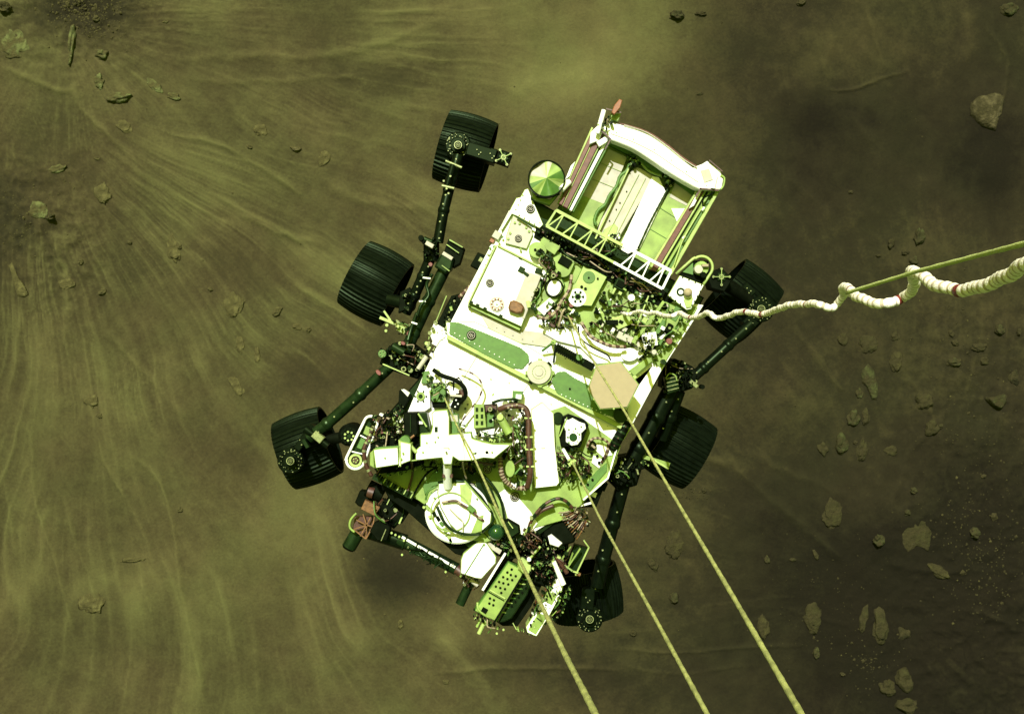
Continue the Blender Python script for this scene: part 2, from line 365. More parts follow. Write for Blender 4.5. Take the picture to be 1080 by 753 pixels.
ROCKS = [
 (9, 12, 8, 6, 20, 6, D_, 'small dark green boulder in the extreme top left corner'),
 (20, 46, 17, 19, 30, 2, G_, 'wide flat mottled green rock left of the long thin upright rock'),
 (78, 48, 4, 24, 8, 4, G_, 'long thin upright green rock like a finger in the scoured soil'),
 (104, 22, 4, 4, 0, 3, D_, 'tiny black stone just right of the tip of the long thin rock'),
 (109, 59, 7, 6, 10, 4, G_, 'small green rock right of the long thin upright rock'),
 (107, 88, 6, 9, 10, 3, G_, 'small upright green rock above the wide flat loaf shaped rock'),
 (127, 104, 15, 6, -8, 4, G_, 'loaf shaped green rock lying level beside two small green rocks'),
 (165, 92, 11, 6, 38, 2, G_, 'slanted pale green rock slab right of the loaf shaped rock'),
 (184, 103, 8, 4, 10, 2, G_, 'low dusty rock touching the lower end of the slanted pale green slab'),
 (133, 135, 10, 7, 10, 1.5, S_, 'faint dust covered rock below the loaf shaped rock'),
 (62, 180, 11, 5, -10, 2, G_, 'small ragged green rock above the pale rock with the black stone'),
 (104, 168, 4, 2, 0, 1.5, O_, 'very small flat stone above the upright pale slab at left'),
 (110, 204, 8, 12, -6, 2, S_, 'upright pale cracked slab at the left, right of the ragged green rock'),
 (44, 223, 13, 9, 25, 3, G_, 'pale green broken rock with a black stone on its lower edge'),
 (57, 231, 5, 4, 0, 5, D_, 'round black stone on the edge of the pale green broken rock'),
 (22, 296, 7, 22, 0, 2, S_, 'long leaning grey green slab near the left edge of the photo'),
 (87, 277, 3, 3, 0, 2.5, O_, 'tiny round stone right of the long leaning slab'),
 (72, 300, 9, 7, 0, 1.5, S_, 'low dust covered rock between the leaning slab and a tiny stone'),
 (109, 308, 5, 3, -20, 2.5, O_, 'small stone right of the low dust covered rock at left'),
 (137, 256, 3, 2, 20, 2, O_, 'very small stone left of the bean shaped pale rock'),
 (183, 262, 8, 16, -8, 1.5, S_, 'bean shaped pale rock standing upright in the dust at the left'),
 (190, 261, 3, 3, 0, 2.5, O_, 'little pebble on the right edge of the bean shaped pale rock'),
 (222, 305, 3, 2.5, 0, 2, O_, 'tiny stone between the bean shaped rock and the pale oval rock'),
 (247, 322, 11, 13, -20, 1.5, S_, 'pale oval dust covered rock left of the middle left wheel'),
 (292, 329, 7, 4, -38, 2.5, O_, 'small tilted oblong stone left of the middle left wheel'),
 (313, 345, 5, 4, 0, 2, S_, 'small pale stone below the tilted oblong stone'),
 (325, 348, 3, 3, 0, 2, O_, 'tiny stone beside the small pale stone below the middle left wheel'),
 (253, 363, 5, 10, -6, 1.2, S_, 'faint narrow pale rock below the pale oval rock'),
 (271, 375, 4, 9, -6, 1.2, S_, 'thin pale upright rock right of the faint narrow rock'),
 (250, 408, 7, 14, -28, 1.2, S_, 'faint slanted pale slab left above the front left wheel'),
 (98, 423, 9, 7, 20, 2, S_, 'pale lump of rock alone in the dust streaks at far left'),
 (106, 438, 4, 3, 0, 2, O_, 'small stone touching the pale lump of rock at far left'),
 (312, 158, 6, 3, 10, 3, T_, 'small tan rock left of the upper left wheel'),
 (264, 156, 4, 2, 20, 2, O_, 'tiny flat stone left of the small tan rock'),
 (276, 138, 8, 7, 0, 1.2, S_, 'faint dusty bump of rock above the tiny flat stone at upper left'),
 (342, 168, 7, 9, 20, 1.5, S_, 'faint crumbled pale rock between the small tan rock and the upper left wheel'),
 (175, 24, 4, 2, 0, 2, G_, 'small green stone near the top edge right of the scoured soil'),
 (190, 537, 4, 3, 0, 2, O_, 'small round pale stone in the dust below and left of the front left wheel'),
 (142, 590, 16, 3, -6, 1.5, S_, 'thin horizontal ridge of pale rock in the lower left dust streaks'),
 (98, 636, 14, 12, 0, 1.2, S_, 'broad faint dust covered rock at the lower left'),
 (423, 657, 4, 5, 10, 2, S_, 'small pale stone below the robotic arm elbow'),
 (470, 718, 4, 3, 0, 1.5, O_, 'tiny stone near the bottom edge left of the lowest rope'),
 (714, 17, 9, 6, 0, 5, G_, 'round green rock near the top edge above the rover tail'),
 (739, 15, 6, 3, 0, 3, S_, 'small flat rock right of the round green rock at the top'),
 (738, 99, 4, 2, 0, 1.5, G_, 'tiny green stone right of the rover rear red tip'),
 (845, 3, 6, 4, 0, 3, T_, 'small tan rock cut by the top edge of the photo'),
 (1063, 10, 10, 8, 0, 4, G_, 'round green rock in the top right corner'),
 (1041, 118, 17, 21, 0, 4, T_, 'large angular tan rock with a pointed lower end at upper right'),
 (897, 203, 3, 2, 0, 2, T_, 'tiny tan stone in the open ground right of the rover tail'),
 (968, 251, 6, 10, 10, 5, G_, 'upright green rock just above the thin green cord'),
 (938, 257, 4, 6, 10, 4, O_, 'small olive rock left of the upright green rock above the cord'),
 (953, 267, 5, 3, 0, 3, O_, 'small flat rock between two stones just above the thin green cord'),
 (962, 275, 5, 5, 30, 3, G_, 'small green rock touching the foot of the upright green rock'),
 (926, 270, 3, 2, 0, 2, O_, 'tiny stone left of the rocks above the thin green cord'),
 (1051, 348, 6, 6, 0, 4, G_, 'rounded green rock below the thick end of the coiled umbilical'),
 (1071, 350, 3, 4, 0, 3, O_, 'tiny stone at the right edge beside the rounded green rock'),
 (1001, 352, 4, 4, 0, 2.5, O_, 'small round rock, topmost of a short chain below the umbilical'),
 (1005, 362, 4, 4, 0, 2.5, O_, 'small round rock, middle one of a short chain below the umbilical'),
 (1031, 366, 9, 5, 5, 3, O_, 'wide low olive rock under the rounded green rock at right'),
 (1004, 382, 8, 5, -8, 3.5, G_, 'oval green rock at the lower end of the short chain of stones'),
 (1037, 380, 5, 5, 0, 2, O_, 'faint round rock below the wide low olive rock'),
 (1049, 422, 11, 8, 0, 7, G_, 'bright triangular rock with a dark shaded lower side at right'),
 (974, 423, 10, 9, 0, 3, O_, 'blunt rounded olive rock left of the bright triangular rock'),
 (981, 451, 8, 9, 30, 4, O_, 'cracked olive rock under the blunt rounded olive rock'),
 (991, 449, 3, 3, 0, 3, G_, 'tiny stone touching the right side of the cracked olive rock'),
 (915, 363, 10, 12, 0, 2, O_, 'broad faint rock at the top of the pile right of the rear right wheel'),
 (888, 358, 5, 9, 0, 2, O_, 'narrow faint rock left of the broad rock under the umbilical loops'),
 (943, 355, 5, 5, 0, 2, O_, 'small faint rock right of the broad rock under the umbilical loops'),
 (944, 381, 8, 11, 0, 2.5, S_, 'upright pale rock right of the tall tapering rock'),
 (917, 402, 7, 20, 0, 3.5, G_, 'tall tapering rock in the middle of the pile at right'),
 (906, 415, 4, 7, 10, 2.5, G_, 'small rock at the lower left of the tall tapering rock'),
 (899, 440, 8, 10, 22, 4, G_, 'leaning rock with a dark base below the tall tapering rock'),
 (912, 440, 5, 10, 0, 3, O_, 'narrow upright rock touching the right of the leaning rock'),
 (887, 467, 7, 12, -8, 4, G_, 'egg shaped upright rock below the leaning rock'),
 (867, 473, 6, 8, 0, 2.5, O_, 'small faint rock left of the egg shaped upright rock'),
 (909, 475, 6, 13, 12, 3, O_, 'slim upright rock right of the egg shaped rock'),
 (939, 475, 7, 6, 0, 1.5, O_, 'low faint rock right of the slim upright rock'),
 (901, 466, 2.5, 2.5, 0, 2, T_, 'tiny tan stone between the egg shaped and the slim upright rock'),
 (962, 517, 4, 3.5, 0, 3.5, G_, 'small bright stone above the big flat cracked rock'),
 (956, 540, 4, 3.5, 0, 3.5, G_, 'small bright stone on the upper edge of the big flat cracked rock'),
 (925, 569, 7, 6.5, 0, 6, G_, 'bright round pebbly rock left of the big flat cracked rock'),
 (965, 561, 17, 21, 0, 2, O_, 'big flat cracked rock at the right'),
 (1027, 561, 6, 6, 30, 5, G_, 'bright jagged rock right of the big flat cracked rock'),
 (990, 602, 14, 6, 25, 2, S_, 'long curved low rock under the big flat cracked rock'),
 (877, 541, 12, 15, 0, 1.5, O_, 'faint dust covered rock left of the small bright stones'),
 (809, 590, 3.5, 5, 0, 3, G_, 'small upright rock alone between the right rope and the dark hollow'),
 (837, 590, 4, 2, 0, 2, G_, 'very small flat stone right of the small upright rock'),
 (861, 585, 3, 7, -20, 2, O_, 'thin slanted stone left of the dark hollow'),
 (711, 631, 6, 6, 0, 5, G_, 'round rock between the middle and the right rope'),
 (668, 668, 4, 3, 0, 2.5, O_, 'small stone right of the front right wheel beside the middle rope'),
 (712, 571, 10, 17, 5, 1.8, S_, 'large faint upright rock right of the middle rope'),
 (689, 595, 5, 8, -28, 2.5, O_, 'small slanted rock beside the lower left of the large faint rock'),
 (742, 517, 3, 3, 0, 2.5, O_, 'tiny stone under the middle right wheel, next to the rope'),
 (858, 651, 9, 16, 0, 2.5, O_, 'tall oval rock left of the dark hollow, cut by a crack'),
 (806, 661, 6, 15, -8, 2.5, S_, 'curved narrow rock touching the right rope'),
 (861, 689, 4, 6, 0, 3.5, G_, 'small upright rock under the tall oval rock'),
 (929, 661, 10, 18, 0, 3, O_, 'tall broad rock on the rim of the dark hollow'),
 (911, 653, 5, 15, 10, 2.5, O_, 'narrow rock leaning on the left of the tall broad rock'),
 (954, 668, 8, 8, 0, 2, D_, 'small dark rock right of the tall broad rock'),
 (889, 711, 3, 2.5, 0, 3, T_, 'tiny pale pebble in the dark soil near the bottom edge'),
 (937, 725, 9, 9, 30, 5, O_, 'left one of the three rocks clustered at the bottom edge'),
 (955, 717, 10, 12, 0, 5, O_, 'upper right one of the three rocks clustered at the bottom edge'),
 (958, 744, 14, 9, 0, 5, O_, 'lowest one of the three rocks clustered at the bottom edge'),
 (1068, 398, 6, 9, 0, 1.5, D_, 'low dark rock at the right edge beside the bright triangular rock'),
]
build_ground()
def gh(x, y):
    h, _ = terrain(np.array([float(x)]), np.array([float(y)])); return float(h[0])

# ------------------------------------------------------------------ rocks
def rockmat(name, col):
    """weathered stone with soil coloured dust lying in patches on it"""
    for suf, k, dust in (('', 1.0, (.044, .0395, .0158)), ('_shade', .42, (.0245, .0215, .0098))):  # second copy is darker: right-side shade put into stone and dust colours
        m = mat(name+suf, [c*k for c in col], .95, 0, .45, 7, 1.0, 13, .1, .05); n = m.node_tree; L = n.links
        p = n.nodes['Principled BSDF']; old = p.inputs['Base Color'].links[0].from_socket
        tc = next(q for q in n.nodes if q.type == 'TEX_COORD'); ns = n.nodes.new('ShaderNodeTexNoise'); ns.inputs['Scale'].default_value = 3.6; ns.inputs['Detail'].default_value = 9; ns.inputs['Roughness'].default_value = .65
        L.new(tc.outputs['Object'], ns.inputs['Vector']); r = n.nodes.new('ShaderNodeValToRGB'); r.color_ramp.elements[0].position = .42; r.color_ramp.elements[1].position = .60
        L.new(ns.outputs[0], r.inputs[0]); mx_ = n.nodes.new('ShaderNodeMix'); mx_.data_type = 'RGBA'; L.new(r.outputs[0], mx_.inputs[0]); mx_.inputs[6].default_value = (*dust, 1); L.new(old, mx_.inputs[7])
        at_ = n.nodes.new('ShaderNodeAttribute'); at_.attribute_name = 'level'; ad = n.nodes.new('ShaderNodeMath'); ad.operation = 'MULTIPLY_ADD'; L.new(ns.outputs[0], ad.inputs[0]); ad.inputs[1].default_value = .7; L.new(at_.outputs['Fac'], ad.inputs[2])
        mr = n.nodes.new('ShaderNodeMapRange'); mr.interpolation_type = 'SMOOTHSTEP'; mr.inputs['From Min'].default_value = .45; mr.inputs['From Max'].default_value = 1.0; L.new(ad.outputs[0], mr.inputs['Value'])
        m2 = n.nodes.new('ShaderNodeMix'); m2.data_type = 'RGBA'; L.new(mr.outputs[0], m2.inputs[0]); m2.inputs[6].default_value = (*dust, 1); L.new(mx_.outputs[2], m2.inputs[7]); L.new(m2.outputs[2], p.inputs['Base Color'])
rockmat('rock_green', (.056, .063, .024)); rockmat('rock_olive', (.042, .040, .016)); rockmat('rock_dark', (.018, .018, .008)); rockmat('rock_tan', (.090, .078, .040))
rockmat('rock_dust', (.052, .048, .019))
OUTL = {(1041, 118): [(1024, 108), (1033, 101), (1047, 98), (1059, 101), (1055, 120), (1048, 139), (1037, 136), (1023, 122)], (1049, 422): [(1036, 419), (1048, 418), (1060, 414), (1059, 424), (1053, 432), (1044, 428)],
        (965, 561): [(951, 546), (960, 539), (972, 545), (981, 541), (983, 560), (981, 582), (968, 576), (957, 583), (948, 570)], (917, 402): [(908, 392), (914, 381), (921, 390), (925, 404), (926, 421), (919, 423), (913, 408), (908, 403)], (22, 296): [(10, 277), (14, 275), (21, 292), (33, 308), (31, 314), (20, 314), (17, 300)]}
def rayr(poly, cx, cy, a):
    dx, dy = math.cos(a), -math.sin(a); best = 5
    for i in range(len(poly)):
        (x1, y1), (x2, y2) = poly[i], poly[(i+1) % len(poly)]; ex, ey = x2-x1, y2-y1; den = dx*ey-dy*ex
        if abs(den) < 1e-9: continue
        t = ((x1-cx)*ey-(y1-cy)*ex)/den; u = ((x1-cx)*dy-(y1-cy)*dx)/den
        if t > 0 and -1e-6 <= u <= 1+1e-6: best = t
    return best
def rock(x, y, rx, ry, ang, h, m, label, lump=.3, sides=None):
    """h: height in px above the soil; lower half is buried"""
    rnd = random.Random(int(x*7+y*13)); lump *= 1.5; nu, nv = 26, 12; off = rnd.random()*50
    h *= 1.5; lev = []; vs = []; c = G(x, y, gh(x, y)); ca, sa = math.cos(R(-ang)), math.sin(R(-ang))
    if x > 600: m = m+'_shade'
    nd = [(rnd.random()*6.28, rnd.uniform(.72, .98)) for _ in range(rnd.randint(4, 7))]
    for j in range(nv+1):
        th = math.pi*.62*j/nv
        for i in range(nu):
            a = 2*math.pi*i/nu
            k = 1.0
            for na, nr in nd:      # flat facets knock the outline into an angular one
                cc = math.cos(a-na)
                if cc > .3: k = min(k, nr/cc)
            k = max(k, .6)
            if (x, y) in OUTL: k = rayr(OUTL[(x, y)], x, y, a+R(-ang)); k = k/math.hypot(rx*math.cos(a), ry*math.sin(a)); lump = .08
            q = float(vn(3*math.cos(a)*math.sin(th)+off, 3*math.sin(a)*math.sin(th)+off+2*math.cos(th), 3))-.5
            q2 = float(vn(8*math.cos(a)*math.sin(th)+off, 8*math.sin(a)*math.sin(th)+off, 4))-.5
            s_ = (math.sin(th)**.7 if th < 1.57 else 1+.12*(th-1.57))*k*(1+lump*q+.14*q2); z = math.cos(th)
            z = (min(z, .8+.12*q))*(1+lump*q)
            u = s_*math.cos(a)*rx*GS; v = s_*math.sin(a)*ry*GS
            if (x, y) in OUTL: d__ = rx*math.cos(a)*math.cos(R(-ang))-ry*math.sin(a)*math.sin(R(-ang)); rr_ = s_*math.hypot(rx*math.cos(a), ry*math.sin(a))*GS; u = rr_*math.cos(a); v = rr_*math.sin(a)
            lev.append(max(0, z))
            vs.append(Vector((c.x+ca*u-sa*v, c.y+sa*u+ca*v, c.z-.01+z*h*GS)))
    fs = [(j*nu+i, (j+1)*nu+i, (j+1)*nu+(i+1) % nu, j*nu+(i+1) % nu) for j in range(nv) for i in range(nu)]
    b = MB(); b.add(vs, fs, m, True); o = b.done('rock', None, c); o.data.attributes.new('level', 'FLOAT', 'POINT').data.foreach_set('value', lev)
    tag(o, label, 'rock', 'rocks lying on the ground')
for r_ in ROCKS: rock(*r_)
def gravel():
    b = MB(); rnd = random.Random(3)
    spots = [(90, 12, 34, 22, 520, .9), (105, 40, 30, 22, 150, .7), (45, 220, 40, 30, 200, .7), (20, 250, 30, 50, 160, .6), (1030, 430, 50, 110, 420, .75), (1040, 590, 40, 60, 300, .9), (985, 350, 40, 40, 130, .6),
             (730, 520, 25, 14, 45, .9), (690, 560, 50, 40, 90, .5), (880, 640, 60, 60, 170, .6), (920, 700, 30, 30, 110, .9), (740, 250, 50, 50, 60, .4), (540, 376, 420, 300, 420, .55), (860, 400, 100, 100, 160, .45), (960, 130, 30, 20, 20, .5), (1005, 560, 50, 30, 90, .8)]
    base = [Vector(q).normalized() for q in ((0, 0, 1), (.9, 0, .2), (.2, .85, .15), (-.8, .4, .1), (-.6, -.7, .2), (.4, -.9, .1))]
    faces = [(0, 1, 2), (0, 2, 3), (0, 3, 4), (0, 4, 5), (0, 5, 1)]
    pts = []
    for x, y, sx, sy, n, s in spots:
        for _ in range(n): pts.append((rnd.gauss(x, sx*.6), rnd.gauss(y, sy*.6), s*rnd.lognormvariate(-.1, .45)))
    X = np.array([p[0] for p in pts]); Y = np.array([p[1] for p in pts]); H, _ = terrain(X, Y)
    for (x, y, s), h in zip(pts, H):
        c = G(x, y, float(h)); k = s*GS*1.0; a = rnd.random()*6.28; ca, sa = math.cos(a), math.sin(a)
        vs = [c+Vector(((q.x*ca-q.y*sa)*k*rnd.uniform(.7, 1.2), (q.x*sa+q.y*ca)*k*rnd.uniform(.7, 1.2), q.z*k*.8)) for q in base]
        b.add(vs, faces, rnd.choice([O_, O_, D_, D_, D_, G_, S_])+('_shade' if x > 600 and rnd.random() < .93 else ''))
    o = b.done('gravel', None, Vector((0, 0, 0))); o['kind'] = 'stuff'; o['label'] = 'loose pebbles and gravel scattered on the scoured soil'; o['category'] = 'gravel'
gravel()

# ------------------------------------------------------------------ the rover
rover = bpy.data.objects.new('rover', None); COL.objects.link(rover); rover.location = (0, 0, ZD-1.15); ORG['rover'] = Vector((0, 0, ZD-1.15))
tag(rover, 'white and black six wheeled exploration rover hanging from ropes above the dusty ground', 'rover')
A = 29.0       # angle of the rover's cross axis in the photo
def part(b, name, parent=None, label=None):
    o = b.done(name, parent or rover)
    if label: o['label'] = label
    return o
def marker(x, y, z, r, inv=False, parent=None):
    b = MB(); l = 'tan' if not inv else 'bolt'
    b.cyl(x, y, z+.008, .012, r, 'black', n=24); b.ring(x, y, z+.011, .004, r*.70, r*.80, l)
    b.box(x, y, r*.9, r*.11, -62, z+.012, .004, l, 0)
    for s in (-1, 1): b.box(x+s*r*.28, y+s*r*.15, r*.12, r*.6, 30, z+.0145, .004, l, 0)
    return part(b, 'fiducial_marker', parent)
def clutter(b, poly, n, z0, z1, mats, s0=1.2, s1=5.0, seed=1, cable=.15, ang=A, cmats=('black', 'brown', 'green', 'dgreen', 'cloth')):
    n = int(n*1.45); s0 *= .8; s1 *= .85; cable *= .45; mats = list(mats)+['black', 'dgreen']
    rnd = random.Random(seed); xs = [p[0] for p in poly]; ys = [p[1] for p in poly]; k = 0
    def pt():
        while True:
            x, y = rnd.uniform(min(xs), max(xs)), rnd.uniform(min(ys), max(ys))
            if inside(x, y, poly): return x, y
    while k < n:
        x, y = pt(); z = rnd.uniform(z0, z1); q = rnd.random(); m = rnd.choice(mats); s = s0+(s1-s0)*rnd.random()**2
        if rnd.random() < .16: b.ring(x, y, z+.02, .03, s*.3, s*.5, rnd.choice(['black', 'bolt', m]), 12)
        elif q < cable:
            x2, y2 = pt(); L = math.hypot(x2-x, y2-y)
            if L > 26: x2, y2 = x+(x2-x)*26/L, y+(y2-y)*26/L
            mm = ((x+x2)/2+rnd.uniform(-5, 5), (y+y2)/2+rnd.uniform(-5, 5))
            b.tube([(x, y, z), (*mm, z+.025), (x2, y2, z)], rnd.uniform(.45, .8), rnd.choice(cmats), sub=5, n=6)
        elif q < cable+.22: b.cyl(x, y, z, .05, s*.5, m, n=12, top=rnd.choice([m, m, 'black', 'bolt']))
        elif q < cable+.27: b.rod((x, y, z), (x+rnd.uniform(-7, 7), y+rnd.uniform(-7, 7), z+rnd.uniform(-.02, .02)), max(.5, s*.25), m, n=8)
        else: b.box(x, y, s*rnd.uniform(.7, 1.6), s*rnd.uniform(.5, 1.0), ang+rnd.choice([0, 90, 0, 90, 45])+rnd.uniform(-3, 3), z, .06, m, .002)
        k += 1
    return b
def boltline(b, p, q, n, z, r, m):
    b.dots([lerp(p, q, (i+.5)/n) for i in range(n)], z, r, m, h=.004)

# --- chassis body under the deck
b = MB()
b.prism([(560, 208), (743, 314), (699, 392), (667, 447), (612, 533), (560, 572), (506, 590), (440, 529), (396, 503), (404, 442), (446, 394), (474, 344), (537, 222)], -.03, .42, 'dgreen', .01, side='black')
chassis = part(b, 'chassis')
# --- rear white deck
b = MB()
b.prism([(537, 222), (572, 240), (578, 246), (700, 316), (742, 322), (697, 392), (668, 446), (655, 452), (474, 356), (470, 350)], 0, .03, 'white', .003)
clutter(b, [(540, 345), (600, 345), (600, 380), (548, 362)], 10, .0, .008, ['lime', 'palelime', 'white'], 1, 2.5, 5, 0)
deck = part(b, 'rear_deck_panel')
b = MB()
b.prism([(474, 356), (656, 452), (640, 505), (608, 535), (598, 540), (562, 562), (556, 530), (505, 500), (447, 440), (430, 436), (447, 394), (468, 350)], -.012, .03, 'white', .003)
boltline(b, (480, 366), (646, 452), 16, -.012, .5, 'palelime')
rnd = random.Random(12)
for _ in range(46):
    x, y = rnd.uniform(450, 640), rnd.uniform(360, 470)
    if inside(x, y, [(474, 362), (650, 454), (636, 470), (560, 424), (500, 424), (470, 392)]): b.cyl(x, y, -.006, .01, rnd.choice([.45, .6, .9]), rnd.choice(['tan', 'lime', 'palelime', 'green']), n=6, ch=0)
b.bar((505, 372, -.008), (470, 430, -.008), .35, 'tan', .008); b.bar((560, 400, -.008), (545, 424, -.008), .35, 'tan', .008); b.bar((606, 422, -.008), (598, 436, -.008), .35, 'tan', .008)
b.box(520, 416, 3, 1.6, -60, -.006, .01, 'palelime'); b.box(537, 404, 1.6, 1.2, 20, -.006, .01, 'palelime'); b.box(501, 395, 2, 1.4, 20, -.006, .01, 'tan')
part(b, 'middle_deck_panel')
b = MB(); b.prism([(503, 325), (549, 348), (573, 351), (586, 360), (577, 366), (549, 362), (516, 347)], .012, .014, 'tan', .002); b.dots([(532, 350), (541, 354), (551, 358), (562, 360), (524, 346)], .013, .5, 'dgreen', h=.003); part(b, 'tan_plate')  # dotted tan plate whose tone also stands in for the box's shadow
b = MB()
b.prism([(432, 437), (500, 470), (560, 440), (596, 428), (655, 470), (641, 505), (609, 536), (592, 549), (545, 562), (512, 572), (500, 570), (442, 528), (399, 503), (407, 441)], -.004, .02, 'lime', .003)  # lime colour paints the mast's shadow on the white front deck
front = part(b, 'front_deck_panel', None, 'front deck panel with shade painted in lime under the folded arm and mast')
for pts in ([(524, 522), (532, 516), (546, 524), (560, 540), (567, 552), (556, 566), (541, 560), (536, 548), (531, 530)], [(623, 466), (641, 470), (646, 480), (636, 482), (628, 475)], [(626, 480), (636, 485), (632, 494), (624, 488)]):
    b = MB(); b.prism(pts, .006, .01, 'white', .002); part(b, 'sunlit_patch')  # white patches painted where sun reaches the shaded front deck
b = MB(); b.prism([(629, 497), (640, 488), (640, 497), (622, 518), (617, 512)], .005, .01, 'green', .002); part(b, 'green_pad')
b = MB(); b.bar((651, 470, .015), (641, 504, .015), 1.5, 'white', .02); b.bar((641, 504, .015), (615, 527, .015), 1.5, 'white', .02); part(b, 'deck_edge_trim')

marker(497, 514, .0, 5); marker(543, 524, .004, 5); marker(514, 495, .0, 4.5)
b = MB(); b.prism([(573, 262), (590, 262), (650, 292), (700, 318), (736, 324), (722, 350), (698, 388), (676, 376), (640, 366), (612, 342), (575, 332), (562, 318), (574, 284)], .010, .02, 'lime', .003)
part(b, 'equipment_tray')
# --- white equipment box with its lid
b = MB()
b.prism([(523, 258), (573, 283), (550, 345), (494, 319)], .075, .085, 'white', .005, side='lime')
b.prism([(556, 287), (571, 291), (553, 337), (540, 326)], .082, .02, 'tan', .003); b.prism([(494, 320), (550, 345.5), (548, 349), (493, 323)], .045, .05, 'lime', .002, side='black')  # lime sides and lower ledge paint the white box's shadow side
for t in (.02, .15, .3, .62): x, y = lerp((496, 318), (548, 342), t); b.box(x, y, 3.6, 2.2, 27, .085, .03, 'dgreen')
b.box(550, 284.5, 6, 6, 30, .087, .02, 'dgreen'); b.box(555, 289, 6, 3, 40, .09, .02, 'dgreen'); b.box(549, 272, 3.5, 2.4, 27, .087, .02, 'dgreen'); b.box(568, 286, 7, 5, 20, .09, .03, 'dgreen'); b.cyl(573, 290, .075, .06, 3, 'white', ry=5)
b.bar((523, 259, .085), (494, 320, .085), 1.3, 'palelime', .02); b.bar((525, 259, .082), (572, 283, .082), 1.6, 'palelime', .02)
b.dots([lerp((520, 262), (494, 316), (i+.5)/11) for i in range(11)], .09, .6, 'brown')
box1 = part(b, 'equipment_box')
b = MB(); b.prism([(538, 318), (542, 316.5), (550, 320), (553, 324), (551, 330), (545, 331), (537, 328), (536, 324)], .125, .05, 'copper', .01); part(b, 'copper_cover', box1)
b = MB(); b.cyl(524, 321, .082, .01, 8, 'tan', n=28); b.dots(circ(524, 321, 5.6, 10), .084, .9, 'rust'); b.dots(circ(524, 321, 5.6, 10, 18), .084, .7, 'white'); b.cyl(524, 321, .088, .01, 3.2, 'white'); b.dots([(524, 321)], .09, .9, 'green'); part(b, 'calibration_disc', box1)
marker(516.6, 298.4, .077, 4.2, parent=box1)
# --- dividing ridge with two green pads and the round mount
b = MB(); b.prism([(470, 340), (500, 339), (560, 367), (590, 386), (626, 401), (664, 424), (657, 452), (472, 357)], .030, .045, 'white', .004, side='lime')
b.prism([(472, 353), (657, 448), (656, 453.5), (471, 357.5)], .034, .05, 'palelime', .003, side='lime'); ridge = part(b, 'deck_ridge')  # pale lime strip paints the shaded lower edge of the ridge
def scallop(pts, every, amp):
    out = []
    for i in range(len(pts)):
        p, q = pts[i], pts[(i+1) % len(pts)]; L = math.hypot(q[0]-p[0], q[1]-p[1]); n = max(1, int(L/every))
        for k in range(n*4):
            t = k/(n*4); nx, ny = (q[1]-p[1])/L, -(q[0]-p[0])/L; o = amp*abs(math.sin(math.pi*t*n))
            out.append((p[0]+(q[0]-p[0])*t+nx*o, p[1]+(q[1]-p[1])*t+ny*o))
    return out
b = MB(); b.prism(scallop([(475, 340), (485, 341), (515, 353), (549, 367), (557, 374), (558, 381), (551, 389), (540, 388), (510, 373), (474, 352)], 3.0, .5), .038, .012, 'green', .002)
boltline(b, (477, 350), (545, 386), 13, .038, .6, 'white'); part(b, 'green_pad', ridge)
b = MB(); b.prism(scallop([(582, 403), (584, 396), (589, 392.5), (596, 392), (606, 399), (622, 407), (640, 420), (655, 434), (648, 440), (634, 436), (612, 427), (588, 415)], 3.0, .5), .038, .012, 'green', .002)
boltline(b, (590, 415), (645, 440), 12, .038, .6, 'white'); b.dots([(601, 410)], .04, 1.1, 'black'); part(b, 'green_pad', ridge)
marker(497, 353.5, .040, 5, parent=ridge)
b = MB(); b.cyl(569.5, 393.5, .050, .03, 14.5, 'lime', n=8); b.cyl(568.5, 392.5, .066, .03, 12.6, 'tan', n=36); b.dots(circ(568.5, 392.5, 7, 26), .066, .55, 'lime', h=.002); b.cyl(568.5, 392.5, .071, .02, 4.6, 'tan', n=28, ch=.004)
for a_ in range(0, 360, 45): x, y = circ(569.5, 393.5, 14.2, 8)[a_//45]; b.box(x, y, 4.5, 2.2, a_+90, .06, .03, 'black' if a_ % 90 else 'lime')
part(b, 'round_mount', ridge)
# --- big flat white plate at the front
b = MB()
b.prism([(560, 432), (572, 424), (584, 436), (585.5, 470), (590, 509), (587, 512.5), (564, 515), (562.5, 498)], .055, .06, 'white', .004, side='palelime')
b.box(573, 472.5, 4.5, 1.6, -4, .058, .01, 'tan', .001); plate = part(b, 'white_plate')
# --- hexagonal antenna
b = MB(); hx = [(628.6, 385), (655, 381), (674.4, 405.8), (662, 430), (632.7, 432), (619.5, 410.5)]
b.prism(hx, .235, .012, 'lime', .002); cx, cy = 645.5, 407.5
b.prism([(cx+(x-cx)*.955, cy+(y-cy)*.955) for x, y in hx], .242, .012, 'sand', .001)
b.dots([lerp(hx[i], hx[(i+1) % 6], .5) for i in range(6)], .236, 1.1, 'palelime', h=.003)
hga = part(b, 'hexagonal_antenna', None, 'tan hexagonal antenna panel with a thin lime rim')
b = MB(); b.rod((646, 408, .22), (640, 410, .02), 5, 'dgreen'); b.rod((640, 410, .1), (660, 440, .02), 3.2, 'black'); b.cyl(655, 438, .06, .1, 8, 'dgreen', n=14); part(b, 'gimbal', hga)
